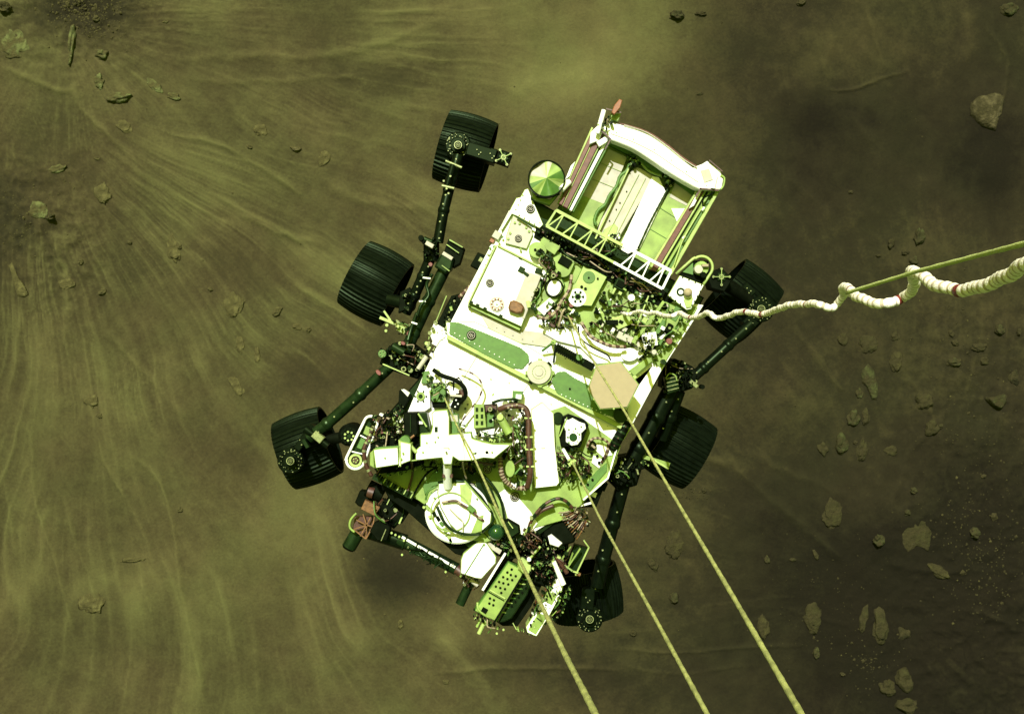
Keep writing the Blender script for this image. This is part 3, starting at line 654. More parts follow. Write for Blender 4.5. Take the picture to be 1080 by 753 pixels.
# --- rear left deck plates
b = MB(); b.prism([(553.4, 200), (557, 199), (573, 237), (569, 241), (545, 228), (540, 226), (529, 244), (528, 240), (544.5, 209), (549, 208)], .03, .05, 'white', .004, side='palelime')
b.dots([(551.5, 206), (549, 211), (546.5, 216), (544, 221), (547.5, 227), (553, 230), (558.5, 233), (564, 236), (569.5, 235)], .031, .8, 'lime')
b.bar((545, 229, .045), (563, 240, .045), 1.6, 'dgreen'); part(b, 'corner_panel'); marker(559.5, 220.4, .032, 4.6)
b = MB(); b.prism([(541, 227), (561, 240), (562, 248), (555.5, 263), (533, 257), (534, 248)], .022, .04, 'tan', .004, side='lime'); b.dots([(536, 252), (538, 246), (555, 240), (558, 244), (549, 263), (543, 235), (548, 236)], .024, 1.4, 'lime'); part(b, 'tan_plate'); marker(546.7, 251.6, .024, 3.8)
b = MB(); b.box(524, 248, 8, 8, 30, .03, .06, 'tan'); b.box(519, 254, 5, 4, 30, .02, .06, 'rust'); b.cyl(520, 262, .02, .08, 4, 'white'); b.box(517, 265, 3.5, 8, 30, .025, .05, 'white'); b.dots([(517, 262), (521, 260), (526, 254), (530, 250)], .03, 1.3, 'green'); part(b, 'cable_clamp')
# --- lime cups and plates in the middle of the rear deck
b = MB(); b.cyl(567, 264, .06, .08, 9.5, 'lime', n=26, top='lime', a=20, ry=8.5); b.prism([(573, 250), (591, 260), (585, 269), (568, 258)], .055, .06, 'lime', .003); b.dots([(564.5, 263.5), (571.5, 265), (573, 266)], .062, 1.5, 'black'); part(b, 'lime_cup')
b = MB(); b.cyl(594, 284, .06, .08, 8.5, 'lime', n=26); b.prism([(583, 272), (590, 268), (606, 278), (602, 288), (586, 282)], .055, .07, 'lime', .003, side='green'); b.box(596, 276, 13, 9, 30, .075, .03, 'black'); part(b, 'lime_cup')
b = MB(); b.prism([(577, 290), (592, 292), (596, 300), (589, 316), (578, 330), (566, 334), (563, 328), (570, 308)], .04, .06, 'lime', .006, side='green')
b.cyl(584.5, 303.6, .055, .04, 7, 'white', ry=9, a=20); b.ring(584.5, 303.6, .062, .02, 8.6, 10, 'black'); b.prism([(566, 326), (580, 314), (586, 320), (574, 333)], .05, .03, 'white', .004); b.dots([(572, 316), (575, 322), (568, 322), (579, 297)], .042, .7, 'black'); part(b, 'filter_housing')
b = MB(); b.prism([(615.8, 279), (640.3, 292), (624, 323), (609, 322), (596, 314), (599, 305), (607, 298)], .065, .08, 'palelime', .003, side='green'); b.cyl(621.3, 292.6, .070, .02, 6.5, 'green', n=22); b.dots([(621, 293), (630.5, 293.8)], .07, 1.1, 'black'); b.dots([(613.5, 302.5), (617.5, 304.5)], .067, 1.6, 'black')
b.cyl(609, 314, .068, .03, 9.5, 'white', n=24); b.cyl(609.5, 313, .074, .02, 2.6, 'black'); b.dots(circ(609.5, 313, 5.5, 6), .07, 1.4, 'dgreen'); b.cyl(609.5, 313, .0725, .02, 4, 'green', n=6); gp = part(b, 'lime_plate')
# --- dark gap with cables below the lattice beam
b = MB(); b.prism([(566, 238), (577, 240), (700, 306), (712, 316), (700, 326), (640, 296), (600, 272), (563, 250)], .014, .03, 'black', .002)
clutter(b, [(566, 240), (577, 243), (700, 309), (696, 322), (640, 294), (600, 270), (565, 250)], 110, .02, .07, ['black', 'black', 'dgreen', 'brown', 'dgreen', 'bolt', 'green'], 1, 4, 11, .3, A, ('brown', 'black', 'cloth', 'dgreen'))
part(b, 'cable_tray')
# --- cluttered instrument bays, one for each group of boxes
bays = [('avionics_cluster', [(641, 300), (668, 306), (700, 326), (690, 350), (640, 340), (624, 325)], 95, ['lime', 'palelime', 'green', 'lime', 'dgreen', 'black', 'white'], 21),
        ('avionics_cluster', [(700, 318), (728, 331), (700, 386), (672, 368), (690, 350)], 60, ['lime', 'lime', 'palelime', 'green', 'tan', 'dgreen', 'white'], 22),
        ('avionics_cluster', [(612, 336), (672, 340), (700, 352), (690, 372), (655, 362), (625, 350)], 80, ['lime', 'palelime', 'white', 'green', 'black', 'lime', 'tan'], 23),
        ('valve_cluster', [(577, 318), (600, 318), (612, 334), (600, 345), (572, 345)], 60, ['green', 'white', 'palelime', 'dgreen', 'brown', 'pinkred', 'lime'], 24),
        ('connector_cluster', [(566, 262), (580, 268), (590, 288), (572, 300), (562, 330), (556, 322), (572, 286)], 60, ['brown', 'black', 'dgreen', 'palelime', 'brown', 'bolt'], 25)]
for nm, poly, n_, ms, sd in bays:
    b = MB(); clutter(b, poly, n_, .03, .10, ms, 1.3, 6.5, sd, .2); part(b, nm)
b = MB(); b.prism([(702, 318), (722, 328), (710, 350), (690, 338)], .05, .06, 'lime', .003, side='green'); b.cyl(702, 323.5, .06, .02, 4.2, 'black', ry=3.2); b.box(713, 331, 8, 15, A, .055, .03, 'green'); b.box(697, 345, 5, 16, A+2, .058, .03, 'green'); b.box(706, 346, 6, 9, A, .075, .05, 'black'); part(b, 'lime_plate')
b = MB(); b.prism([(645, 336), (662, 330), (668, 341), (652, 348)], .085, .06, 'palelime', .004); b.cyl(666, 314, .10, .06, 3.6, 'white'); b.prism([(653, 349), (690, 366), (686, 372), (650, 356)], .07, .06, 'tan', .003); b.prism([(676, 352), (692, 350), (694, 364), (680, 366)], .08, .05, 'white', .003)
b.bar((700, 318, .09), (672, 356, .09), 3, 'lime'); b.bar((684, 312, .09), (668, 352, .09), 1.4, 'palelime'); b.box(646, 340, 5, 12, A+60, .10, .04, 'black'); b.box(655, 300, 13, 11, A, .07, .05, 'dgreen'); b.box(655, 300, 9, 7, A, .078, .03, 'black'); part(b, 'white_fitting')
b = MB(); b.prism([(582, 345), (604, 348), (630, 362), (660, 368), (684, 362), (676, 376), (655, 382), (630, 384), (612, 366), (588, 360), (574, 352)], .028, .03, 'white', .005)
b.cyl(664, 374, .045, .04, 9, 'white', n=28, ry=7); part(b, 'white_shroud')
b = MB(); b.tube([(613, 340, .09), (622, 354, .11), (632, 360, .12), (645, 365, .12), (660, 366, .10)], 1.7, 'brown', 8, 8, ('cloth', 4, 2), .18)
b.tube([(610, 344, .09), (612, 356, .10), (624, 366, .10), (640, 374, .09), (644, 380, .08)], .8, 'black', 6); part(b, 'braided_cable')
b = MB(); b.tube([(566, 333, .10), (576, 336, .10), (587, 328, .11), (592, 318, .11), (600, 306, .10), (603, 290, .09)], 1.6, 'cloth', 8, 8, ('brown', 5, 2), .15); b.tube([(589, 345, .10), (593, 330, .13), (596, 326, .12)], 1.2, 'cloth'); part(b, 'braided_cable')
b = MB(); b.rod((586, 366, .10), (626, 388, .10), 4.2, 'dgreen'); 
for i in range(13): x, y = lerp((587, 366.5), (612, 380), i/12); b.box(x, y, 1.1, 9.6, 29, .145, .05, 'black')
b.cyl(611, 377, .15, .08, 3.4, 'green'); b.box(621, 385, 12, 8, 29, .13, .08, 'black'); b.cyl(584, 361, .12, .1, 2.6, 'lime'); b.rod((584, 361, .12), (572, 370, .05), 1.3, 'green'); b.rod((586, 364, .12), (584, 382, .05), 1.2, 'dgreen'); part(b, 'screw_actuator')
b = MB()
for i in range(11): x, y = lerp((674, 376), (704, 351), i/10); b.box(x, y, 4.2, 3.2, -40, .05+.004*(i % 3), .05, ['white', 'white', 'black', 'palelime'][i % 4]); b.box(x+2, y+3, 2, 2, -40, .05, .05, 'black')
b.cyl(706, 360, .08, .06, 3.2, 'pinkred'); b.prism([(664, 391), (683, 377), (688, 381), (669, 397)], .05, .06, 'lime', .003); b.box(668, 399, 8, 4, -38, .05, .04, 'palelime'); b.prism([(670, 400), (690, 384), (672, 410)], .0, .06, 'green', .003); part(b, 'side_connector_row')
# --- right rear bracket plate with ball
b = MB(); b.prism([(717, 290.6), (742.6, 300.7), (729, 326), (724, 327), (704.7, 311.8)], .085, .03, 'white', .003, side='palelime')
b.dots([lerp((719, 292), (741, 301), t) for t in (.05, .35, .65, .95)]+[lerp((741, 303), (729, 324), t) for t in (.2, .45, .7, .9)]+[lerp((706, 312), (723, 324), t) for t in (.1, .4, .7)], .087, .8, 'black')
b.ring(718, 308, .087, .006, 2.5, 4.6, 'dgreen'); b.prism([(721, 316), (731, 314), (729, 324), (724, 325)], .095, .02, 'palelime', .002)
bp = part(b, 'bracket_plate'); b = MB(); b.sphere(725.5, 308.5, .12, 4.7, 'sand'); part(b, 'ball_stud', bp)
b = MB(); out = [(713, 289), (731, 273)]+[(740+11.5*math.cos(R(t)), 282+11.5*math.sin(R(t))) for t in range(-125, 46, 15)]+[(742, 300)]
b.tube([(x, y, .06) for x, y in out], 1.5, 'palelime', 2, 8); b.prism([(716, 290), (732, 275), (747, 275), (749, 286), (742, 300)], .035, .03, 'black', .002); b.cyl(740, 283, .08, .06, 7.5, 'lime', n=22); b.cyl(737, 284, .10, .06, 4.5, 'tan'); b.cyl(742, 290, .10, .05, 3.2, 'black'); b.box(744, 280, 7, 3, 0, .11, .03, 'cloth'); b.prism([(720, 287), (731, 277), (731, 290)], .05, .02, 'green', .001); part(b, 'bracket_loop')
# --- round pleated cover (low gain antenna)
b = MB(); cx, cy, z = 576.5, 188.5, .16; n = 96; k = sc(z); c0 = P(cx, cy, z); vs = [c0+Vector((0, 0, .022))]; rnd = random.Random(2)
rn = [rnd.uniform(-1, 1) for _ in range(14)]
for i in range(n):
    a_ = 2*math.pi*i/n; q = sum(math.sin(a_*(j+2)+rn[j]*6) * .5/(1+.3*j) for j in range(5)); vs.append(c0+Vector((math.cos(a_)*18.4*k, math.sin(a_)*18.4*k, -.016+.022*q)))
sec = [(0, 8, 'green'), (8, 13, 'lime'), (13, 19, 'lime'), (19, 23, 'tan'), (23, 26, 'palelime'), (26, 29, 'tan'), (29, 45, 'tan'), (45, 52, 'palelime'), (52, 57, 'green'), (57, 63, 'lime'), (63, 66, 'palelime'), (66, 88, 'green'), (88, 92, 'palelime'), (92, 96, 'lime')]  # sector colours paint the reflections on the pleats
b.add(vs, [(0, 1+i, 1+(i+1) % n) for i in range(n)], [next(m_ for a_, c_, m_ in sec if a_ <= i < c_) for i in range(n)]); cov = MB()
ant = part(b, 'round_antenna', None, 'round pleated cover with reflections painted in its sectors and a black rim'); cov.ring(cx, cy, z+.005, .05, 18.5, 19.7, 'black', 48); cov.cyl(cx, cy, z-.03, .15, 16, 'dgreen', n=30); cov.prism([(559, 195), (566, 208), (580, 210), (590, 204), (580, 216), (562, 210)], .08, .08, 'lime', .004); cov.rod((592, 200, .14), (600, 192, .1), 3.4, 'white'); cov.rod((590, 204, .1), (560, 210, .06), 2, 'dgreen'); part(cov, 'antenna_rim', ant)

# --- power unit at the tail
b = MB(); b.prism([(636, 140), (662, 142), (742, 190), (746, 206), (704, 300), (584, 226)], -.16, .06, 'green', .004, side='dgreen'); b.prism([(642, 152), (664, 160), (736, 204), (700, 290), (596, 232)], -.10, .06, 'lime', .002)
rtg = part(b, 'power_unit')
b = MB(); q0, q1, q2, q3 = (642, 157), (662, 166), (629, 243), (599, 232)
b.prism([q0, q1, q2, q3], -.06, .02, 'tan', .002, side='lime')
for t in (.2, .42, .66): a_, c_ = lerp(q0, q3, t), lerp(q1, q2, t); b.bar((*a_, -.058), (*c_, -.058), .5, 'lime', .006)
b.prism([lerp(q0, q3, .66), lerp(q1, q2, .66), q2, q3], -.055, .02, 'lime', .002); part(b, 'heat_plate', rtg)
b = MB(); q0, q1, q2, q3 = (712, 192), (733, 207), (696, 286), (666, 270)
b.prism([q0, q1, q2, q3], -.06, .02, 'lime', .002)
for t in (.35, .62): a_, c_ = lerp(q0, q3, t), lerp(q1, q2, t); b.bar((*a_, -.058), (*c_, -.058), .5, 'green', .006)
b.prism([(712, 193), (732, 207), (727, 219), (706, 208)], -.057, .02, 'tan', .002); b.prism([(708, 220), (723, 220), (716, 239)], -.053, .02, 'white', .002); part(b, 'heat_plate', rtg)
# cylinder housing with fins
b = MB(); p, q = (681, 182, -.22), (643, 262, -.22)
b.rod(p, q, 19, 'tan', 19, n=12)
for o_, m_ in ((-.95, 'palelime'),):
    b.bar((681+17*o_, 182+9*o_, -.09), (643+17*o_, 262+9*o_, -.09), 1.6 if o_ else 1, m_, .16)
b.prism([(688, 186), (695, 187), (703, 204), (675, 262), (654, 272), (650, 268), (676, 212)], -.04, .03, 'white', .003)
b.prism([(662, 184), (672, 176), (690, 186), (676, 212), (645, 264), (627, 253), (634, 232)], -.050, .08, 'tan', .003); b.prism([(637, 242), (648, 236), (652, 240), (646, 262), (632, 256)], -.045, .03, 'palelime', .003)
b.bar((674, 184, -.047), (637, 255, -.047), .5, 'lime', .01); b.bar((681, 188, -.047), (645, 258, -.047), .5, 'palelime', .01)
b.dots([(661, 202), (654, 214), (650, 221), (643, 233), (673, 218), (669, 227), (662, 243)], -.050, .8, 'dgreen', h=.008)
part(b, 'heat_source_housing', rtg)
b = MB(); pts = [(666, 168), (661, 180), (654, 186), (650, 197), (643, 206), (638, 216), (631, 222), (627, 232), (629, 238)]
b.tube([(x, y, -.03) for x, y in pts], 1.5, 'green', 5, 8, None, .25)
b.tube([(711, 188, -.03), (704, 200, -.03), (697, 213, -.03), (690, 226, -.03), (683, 240, -.03), (673, 262, -.03)], .9, 'dgreen', 5, 8, None, .3); part(b, 'coolant_pipe', rtg)
b = MB(); clutter(b, [(660, 163), (672, 164), (678, 174), (664, 176)], 26, -.04, .02, ['dgreen', 'green', 'lime', 'black'], 1, 4, 31); part(b, 'pipe_fitting', rtg); b = MB(); clutter(b, [(697, 184), (712, 184), (712, 196), (702, 198)], 26, -.04, .02, ['dgreen', 'green', 'lime', 'black'], 1, 4, 32)
part(b, 'pipe_fitting', rtg); b = MB(); clutter(b, [(640, 248), (654, 246), (655, 262), (643, 258)], 34, -.03, .05, ['dgreen', 'lime', 'white', 'palelime', 'black'], 1, 3.4, 33); part(b, 'pipe_fitting', rtg); b = MB(); b.tube([(676, 172, -.02), (685, 181, -.02), (698, 186, -.02)], 1.2, 'lime', 5); part(b, 'coolant_pipe', rtg)
b = MB(); b.prism([(644, 144), (666, 155), (700, 172), (738, 203), (732, 208), (712, 192), (690, 182), (664, 164), (642, 153)], -.05, .03, 'green', .002); part(b, 'rear_inner_panel', rtg)
b = MB(); top = [(634, 133), (641, 127), (648, 130), (658, 133), (682, 141), (702, 154), (722, 170), (735, 178), (741, 173), (746, 170), (760, 181), (763, 189), (761, 200), (739, 200), (719, 188), (700, 177), (690, 168), (666, 155), (643, 146)]
def arc(pts, n=6): return [(q.x, q.y) for q in spline([Vector((x_, y_, 0)) for x_, y_ in pts], n)]
top = [(634, 133), (641, 127), (648, 130)]+arc([(656, 132), (672, 137), (688, 144), (704, 155), (719, 167), (731, 177)])+[(741, 173), (746, 170), (760, 181), (763, 189), (761, 200), (739, 200)]+arc([(732, 197), (716, 188), (700, 178), (684, 167), (666, 156), (643, 147)])
b.prism(top, .12, .10, 'white', .006, side='white'); b.prism([(739, 180), (748, 178), (752, 190), (743, 193)], .126, .02, 'tan', .003)
b.tube([(x, y, .13) for x, y in ((658, 132), (682, 140), (702, 153), (722, 169), (735, 177))], .6, 'tan', 4, 6); b.tube([(x, y, .10) for x, y in ((650, 131), (658, 131.5), (682, 139), (702, 151.5), (722, 167.5), (737, 177))], .9, 'maroon', 4, 6)
b.tube([(x, y, .123) for x, y in ((644, 141), (668, 150), (690, 161), (712, 176), (736, 192))], .35, 'tan', 4, 6); b.dots([(650, 140), (668, 147), (690, 158), (708, 169), (724, 181), (754, 186), (745, 196), (640, 136)], .122, .7, 'lime', h=.003)
guard = part(b, 'rear_guard', rtg, 'curved white guard across the tail')
b = MB(); clutter(b, [(632, 124), (642, 122), (650, 128), (640, 138), (630, 140)], 18, .13, .19, ['lime', 'palelime', 'white', 'dgreen'], 1, 4, 35, .1)
b.rod((637, 116.5, .16), (630, 141, .16), 2.6, 'white'); b.prism([(644, 120), (655, 120), (652, 128), (645, 127)], .14, .05, 'lime', .003); b.bar((639, 115, .17), (655, 119, .17), 1.4, 'brown'); part(b, 'guard_fitting', rtg)
b = MB(); b.prism([(645, 119), (648, 111), (653.5, 104.5), (656.5, 106), (654, 114), (648, 121)], .20, .03, 'rust', .004); part(b, 'release_pin', rtg, 'orange red pointed pin at the tail')
def rails(name, a0, a1, b0, b1, bands, z):
    bb = MB()
    for f0, f1, m_, dz in bands:
        bb.prism([lerp(a0, a1, f0), lerp(a0, a1, f1), lerp(b0, b1, f1), lerp(b0, b1, f0)], z+dz, .05+dz*0, m_, .003)
    return bb
b = rails('r', (624, 134), (645, 148), (588, 214), (605, 224), [(0, .09, 'palelime', .0), (.09, .27, 'maroon', .01), (.27, .34, 'palelime', .0), (.34, .60, 'maroon', .01), (.60, .68, 'lime', .0), (.68, .74, 'dgreen', -.01), (.74, .88, 'white', .01), (.88, 1, 'green', -.01)], .08)
b.prism([(623, 140), (630, 133), (637, 136), (632, 148), (622, 152)], .12, .04, 'white', .003); b.prism([(629, 150), (640, 143), (640, 150), (632, 155)], .125, .04, 'white', .003); b.bar((633, 137, .14), (644, 147, .14), 1.5, 'brown'); b.bar((644, 147, .14), (638, 158, .14), 1.5, 'brown')
part(b, 'radiator_rail', rtg, 'left radiator rail with two brown stripes'); b = MB(); b.prism([(602, 175), (607, 170), (601, 186), (596, 190)], .09, .04, 'white', .003); part(b, 'rail_bracket', rtg)
b = rails('r', (735, 200), (759, 202), (684, 284), (708, 291), [(0, .10, 'palelime', -.01), (.10, .34, 'maroon', .01), (.34, .45, 'palelime', .0), (.45, .55, 'dgreen', -.03), (.55, .66, 'lime', .01), (.66, .84, 'green', -.02), (.84, 1, 'palelime', .02)], .06)
b.prism([(736, 203), (741, 200), (732, 217), (727, 220)], .10, .03, 'white', .003); b.bar((738, 199, .12), (758, 201, .12), 1.6, 'brown'); b.bar((739, 199, .12), (734, 208, .12), 1.6, 'brown'); b.tube([(752, 204, .11), (748, 206, .11), (742, 210, .11), (741, 218, .11)], .7, 'black', 5); b.rod((740, 222, .1), (743, 219, .1), 1.3, 'white'); b.rod((720, 252, .1), (723, 249, .1), 1.3, 'white'); b.tube([(741, 218, .11), (722, 250, .11), (714, 270, .11), (711, 280, .1)], .7, 'palelime', 5)
part(b, 'radiator_rail', rtg, 'right radiator rail with one brown stripe'); b = MB(); b.rod((755, 186, .13), (752, 199, .13), 2.2, 'white'); b.tube([(760, 185, .13), (764, 188, .13), (763, 196, .13), (760, 200, .13)], 1, 'lime', 4); b.bar((748, 169, .14), (762, 181, .14), 1.1, 'brown'); part(b, 'guard_fitting', rtg)
# lattice beam
b = MB(); a0, a1, c0_, c1 = (586.5, 222), (707.7, 286), (576, 238.5), (698.5, 304.7)
for p_, q_, w_ in ((a0, a1, 3.2), (c0_, c1, 2.6)):
    m_ = lerp(p_, q_, .58); b.bar((*p_, .13), (*m_, .13), w_, 'palelime', .02); b.bar((*m_, .131), (*q_, .131), w_, 'white', .02)
b.bar((*a0, .13), (*c0_, .13), 2.2, 'palelime'); b.bar((*a1, .13), (*c1, .13), 2.4, 'white'); N = 8
for i in range(N):
    m_ = 'palelime' if i < 4 else 'white'
    if i in (4,): continue
    u = lerp(a0, a1, (i+.55)/N); v0 = lerp(c0_, c1, i/N+.01); v1 = lerp(c0_, c1, (i+.60)/N)
    b.bar((*v0, .132), (*u, .132), 1.5, m_, .015); b.bar((*u, .133), (*v1, .133), 1.3, m_, .015)
beam = part(b, 'lattice_beam')
b = MB(); clutter(b, [(632, 250), (652, 262), (654, 278), (640, 278), (622, 262)], 30, .03, .09, ['dgreen', 'black', 'dgreen', 'green', 'white'], 1, 4, 41, .25); part(b, 'wiring_knot', beam)

b = MB(); b.prism([(390, 468), (404, 462), (428, 458), (440, 462), (446, 470), (446, 490), (430, 496), (398, 500), (392, 490)], .10, .10, 'black', .006)  # black under-plate added to darken the gap between camera head and mast
clutter(b, [(388, 462), (410, 454), (440, 458), (448, 470), (446, 494), (430, 500), (396, 504)], 60, .10, .16, ['dgreen', 'green', 'black', 'black', 'lime', 'white'], 1, 4.5, 101, .1)
part(b, 'gap_shade_plate'); b = MB(); clutter(b, [(440, 484), (468, 484), (468, 498), (444, 498)], 26, .06, .14, ['dgreen', 'black', 'green', 'lime', 'brown'], 1, 4, 102, .1); part(b, 'connector_cluster'); b = MB(); clutter(b, [(478, 484), (522, 482), (530, 490), (500, 496), (480, 496)], 30, .05, .14, ['dgreen', 'black', 'green', 'brown', 'palelime'], 1, 4, 103, .15); part(b, 'connector_cluster'); b = MB()  # low clutter, its dark colours standing for shade under the mast
clutter(b, [(484, 446), (500, 452), (540, 462), (530, 470), (500, 464), (484, 456)], 36, .16, .26, ['dgreen', 'black', 'white', 'lime', 'green', 'palelime'], 1, 4.5, 104, .15)
part(b, 'connector_cluster')
b = MB(); clutter(b, [(446, 396), (460, 388), (490, 400), (494, 428), (484, 440), (470, 432), (470, 412), (456, 408)], 46, .03, .08, ['lime', 'palelime', 'dgreen', 'green', 'white', 'black'], 1, 4, 105, .15); part(b, 'connector_cluster')
# --- mast folded across the front deck
b = MB(); b.prism([(455, 436), (458, 433), (472, 432), (474, 440), (474, 458), (497, 456), (498, 462), (500, 463), (510, 466), (520, 468), (540, 468.5), (521, 484), (510, 483), (498, 486), (484, 486), (478, 482), (476.5, 490), (467.5, 490), (466, 483), (455, 484), (438, 486), (438, 475), (443, 470), (443, 458), (454, 457), (456, 450)], .30, .10, 'white', .006, side='lime')
b.prism([(473, 437), (483, 437), (484, 445), (484, 456), (474, 458)], .22, .10, 'tan', .004, side='green'); b.prism([(475, 444), (483, 445), (483, 460), (476, 462)], .225, .1, 'green', .004)
b.box(460, 453, 3.5, 6, 0, .303, .01, 'dgreen'); b.cyl(513.5, 477, .304, .01, 1.7, 'black'); clutter(b, [(440, 466), (456, 464), (470, 468), (510, 468), (530, 471), (510, 480), (442, 482)], 14, .295, .303, ['white', 'palelime', 'tan', 'lime'], .8, 2.6, 106, 0, 0); b.dots([(446, 477), (519, 477), (500, 478), (450, 467), (459, 466), (462, 461)], .302, 1.1, 'lime'); b.box(470.5, 472, 6, 1, 0, .304, .01, 'tan'); b.box(489, 470, 1, 28, -2, .304, .01, 'tan')
mast = part(b, 'mast', None, 'white T shaped mast folded across the front deck')
b = MB(); b.prism([(393.5, 474), (400, 473), (420, 471.5), (421, 490), (396, 494)], .34, .13, 'white', .006, side='lime'); b.prism([(420, 464), (424, 466), (433.5, 468), (433, 486), (425, 489), (420, 493), (421, 478)], .33, .12, 'white', .005, side='palelime')
b.cyl(427, 465, .30, .06, 5.5, 'green'); b.bar((421.5, 465, .345), (422.5, 492, .345), .7, 'palelime'); b.prism([(390, 478), (394, 474), (395, 494), (390, 491)], .30, .1, 'lime', .004); b.bar((396, 472.5, .33), (422, 470.5, .33), 1.6, 'green'); b.dots([(423, 484), (425, 478), (406, 483)], .34, 1.2, 'lime'); b.rod((433, 470, .30), (439, 477, .30), 2, 'palelime'); b.rod((433, 486, .30), (440, 485, .3), .9, 'lime')
part(b, 'camera_head', mast); b = MB(); b.rod((472, 488, .24), (472, 513, .10), 4.6, 'white'); b.box(468, 502, 3, 4, 0, .2, .05, 'brown'); b.box(476, 502, 3, 4, 0, .2, .05, 'brown'); part(b, 'mast_neck', mast)
b = MB(); b.prism([(425.6, 436), (440, 435), (441, 457), (437, 462), (426, 462)], .16, .16, 'black', .008); b.bar((433, 437, .17), (433, 456, .17), 1, 'dgreen'); b.prism([(440, 435), (450, 435), (454, 456), (441, 458)], .10, .1, 'dgreen', .003); b.bar((441, 436, .15), (450, 450, .15), 1.5, 'lime'); b.box(444, 446, 4, 3, 0, .12, .03, 'white'); b.rod((432, 463, .18), (437, 459, .18), 1.3, 'copper'); part(b, 'mast_motor', mast)
# --- plates and boxes around the mast foot
b = MB(); b.prism([(449.6, 407), (453, 412), (454, 430), (448, 434), (430, 434.5), (439, 413), (443, 407)], .03, .05, 'white', .004); b.cyl(443.5, 418, .04, .02, 4.6, 'lime', n=18); b.cyl(443.5, 418, .045, .02, 2.2, 'dgreen'); b.dots(circ(443.5, 418, 6, 6), .034, 1.0, 'dgreen'); part(b, 'mast_bracket')
b = MB(); b.prism([(454, 410), (470, 408), (470, 424), (455, 424)], .10, .12, 'green', .004); clutter(b, [(452, 402), (472, 404), (470, 424), (454, 424)], 26, .10, .14, ['green', 'dgreen', 'lime', 'black', 'palelime'], 1, 4, 43, .1); b.prism([(455, 422), (470, 422), (471, 430), (456, 430)], .08, .1, 'black', .003); part(b, 'junction_box')
b = MB(); b.prism([(447, 392), (452, 391), (457, 402), (450, 405), (444, 404)], .04, .05, 'green', .004); b.prism([(452, 390), (462, 392), (467, 404), (457, 404)], .05, .05, 'white', .004); b.cyl(478, 409, .06, .06, 8, 'white', n=24); b.cyl(461, 392, .07, .04, 2.5, 'palelime'); part(b, 'white_fitting')
b = MB(); b.tube([(457, 390, .10), (466, 396, .12), (480, 401, .13), (489, 408, .13), (491, 417, .12), (486, 424, .1)], 2.3, 'black', 8); b.tube([(486, 411, .1), (489, 418, .1)], 3, 'brown'); b.box(482, 424, 9, 16, 24, .10, .08, 'black'); b.dots([(481, 422), (483, 426), (480, 429)], .105, .9, 'white'); b.rod((475, 417, .13), (487, 418, .13), 1.4, 'tan'); part(b, 'thick_cable')
b = MB(); b.tube([(484, 389, .06), (494, 392, .08), (504, 398, .09), (508.5, 408, .09), (505, 420, .08), (497, 431, .07), (488, 443, .07), (482, 454, .07), (477, 461, .15)], 1.0, 'tan', 8, 8, ('brown', 9, 3)); part(b, 'thin_cable')
b = MB(); b.prism([(500, 427), (510.5, 427), (513, 451), (499.5, 452)], .12, .12, 'lime', .003)
for i in range(3):
    for j in range(2): b.box(503+j*5.3, 432+i*7, 2.6, 4.2, 0, .124, .01, 'dgreen', 0)
b.prism([(513.5, 435), (521, 436), (521, 450), (513.5, 451)], .10, .1, 'green', .003); b.cyl(517.5, 444, .105, .02, 2, 'black'); b.prism([(511, 427), (524, 426), (524, 435), (512, 435)], .08, .08, 'brown', .003, side='black'); b.prism([(506, 455), (522, 452), (521, 458), (508, 461)], .10, .06, 'white', .003); part(b, 'perforated_bracket')
b = MB(); clutter(b, [(511, 428), (528, 424), (545, 424), (556, 432), (557, 512), (540, 514), (530, 492), (524, 470), (522, 452)], 120, .06, .15, ['dgreen', 'black', 'white', 'palelime', 'brown', 'green', 'dgreen', 'white', 'black'], 1.2, 7, 51, .2); part(b, 'valve_manifold')
b = MB(); b.tube([(526, 432, .17), (534, 429, .19), (544, 428, .19), (553, 430, .19), (557, 438, .19), (557.5, 455, .19), (558, 475, .19), (559, 492, .19), (559, 503, .18), (556, 514, .14)], 2.9, 'brown', 7, 10, None, .06)
for x, y in ((557, 441), (557.5, 461), (558, 474), (559, 492)): b.rod((x-4, y, .2), (x+4.5, y, .2), 1.2, 'palelime')
b.dots([(540, 428), (545, 427), (536, 430), (551, 431)], .215, 1.3, 'cloth'); part(b, 'cable_harness')
b = MB(); b.rod((528, 441, .16), (537, 457, .16), 4.6, 'lime'); b.cyl(527.5, 440, .2, .05, 3.5, 'palelime'); part(b, 'lime_motor'); b = MB(); b.cyl(538, 494.6, .20, .12, 5, 'lime', ry=8.5, n=24); b.rod((543, 500, .2), (549, 493, .2), 1, 'green'); part(b, 'lime_motor')
b = MB(); b.tube([(528, 483, .12), (528, 492, .14), (530, 502, .14), (535, 509, .13), (544, 514, .12), (556, 515, .12)], 2.4, 'brown', 6, 8, ('cloth', 2, 1), .2); part(b, 'coiled_cable')
b = MB(); b.tube([(519, 425, .10), (528, 422, .11), (540, 421, .11), (546, 422, .1)], 1.5, 'dgreen'); b.box(546, 416.5, 11, 8, 3, .07, .05, 'green'); b.box(547, 418.5, 6, 5, 3, .074, .05, 'white'); part(b, 'small_bracket')
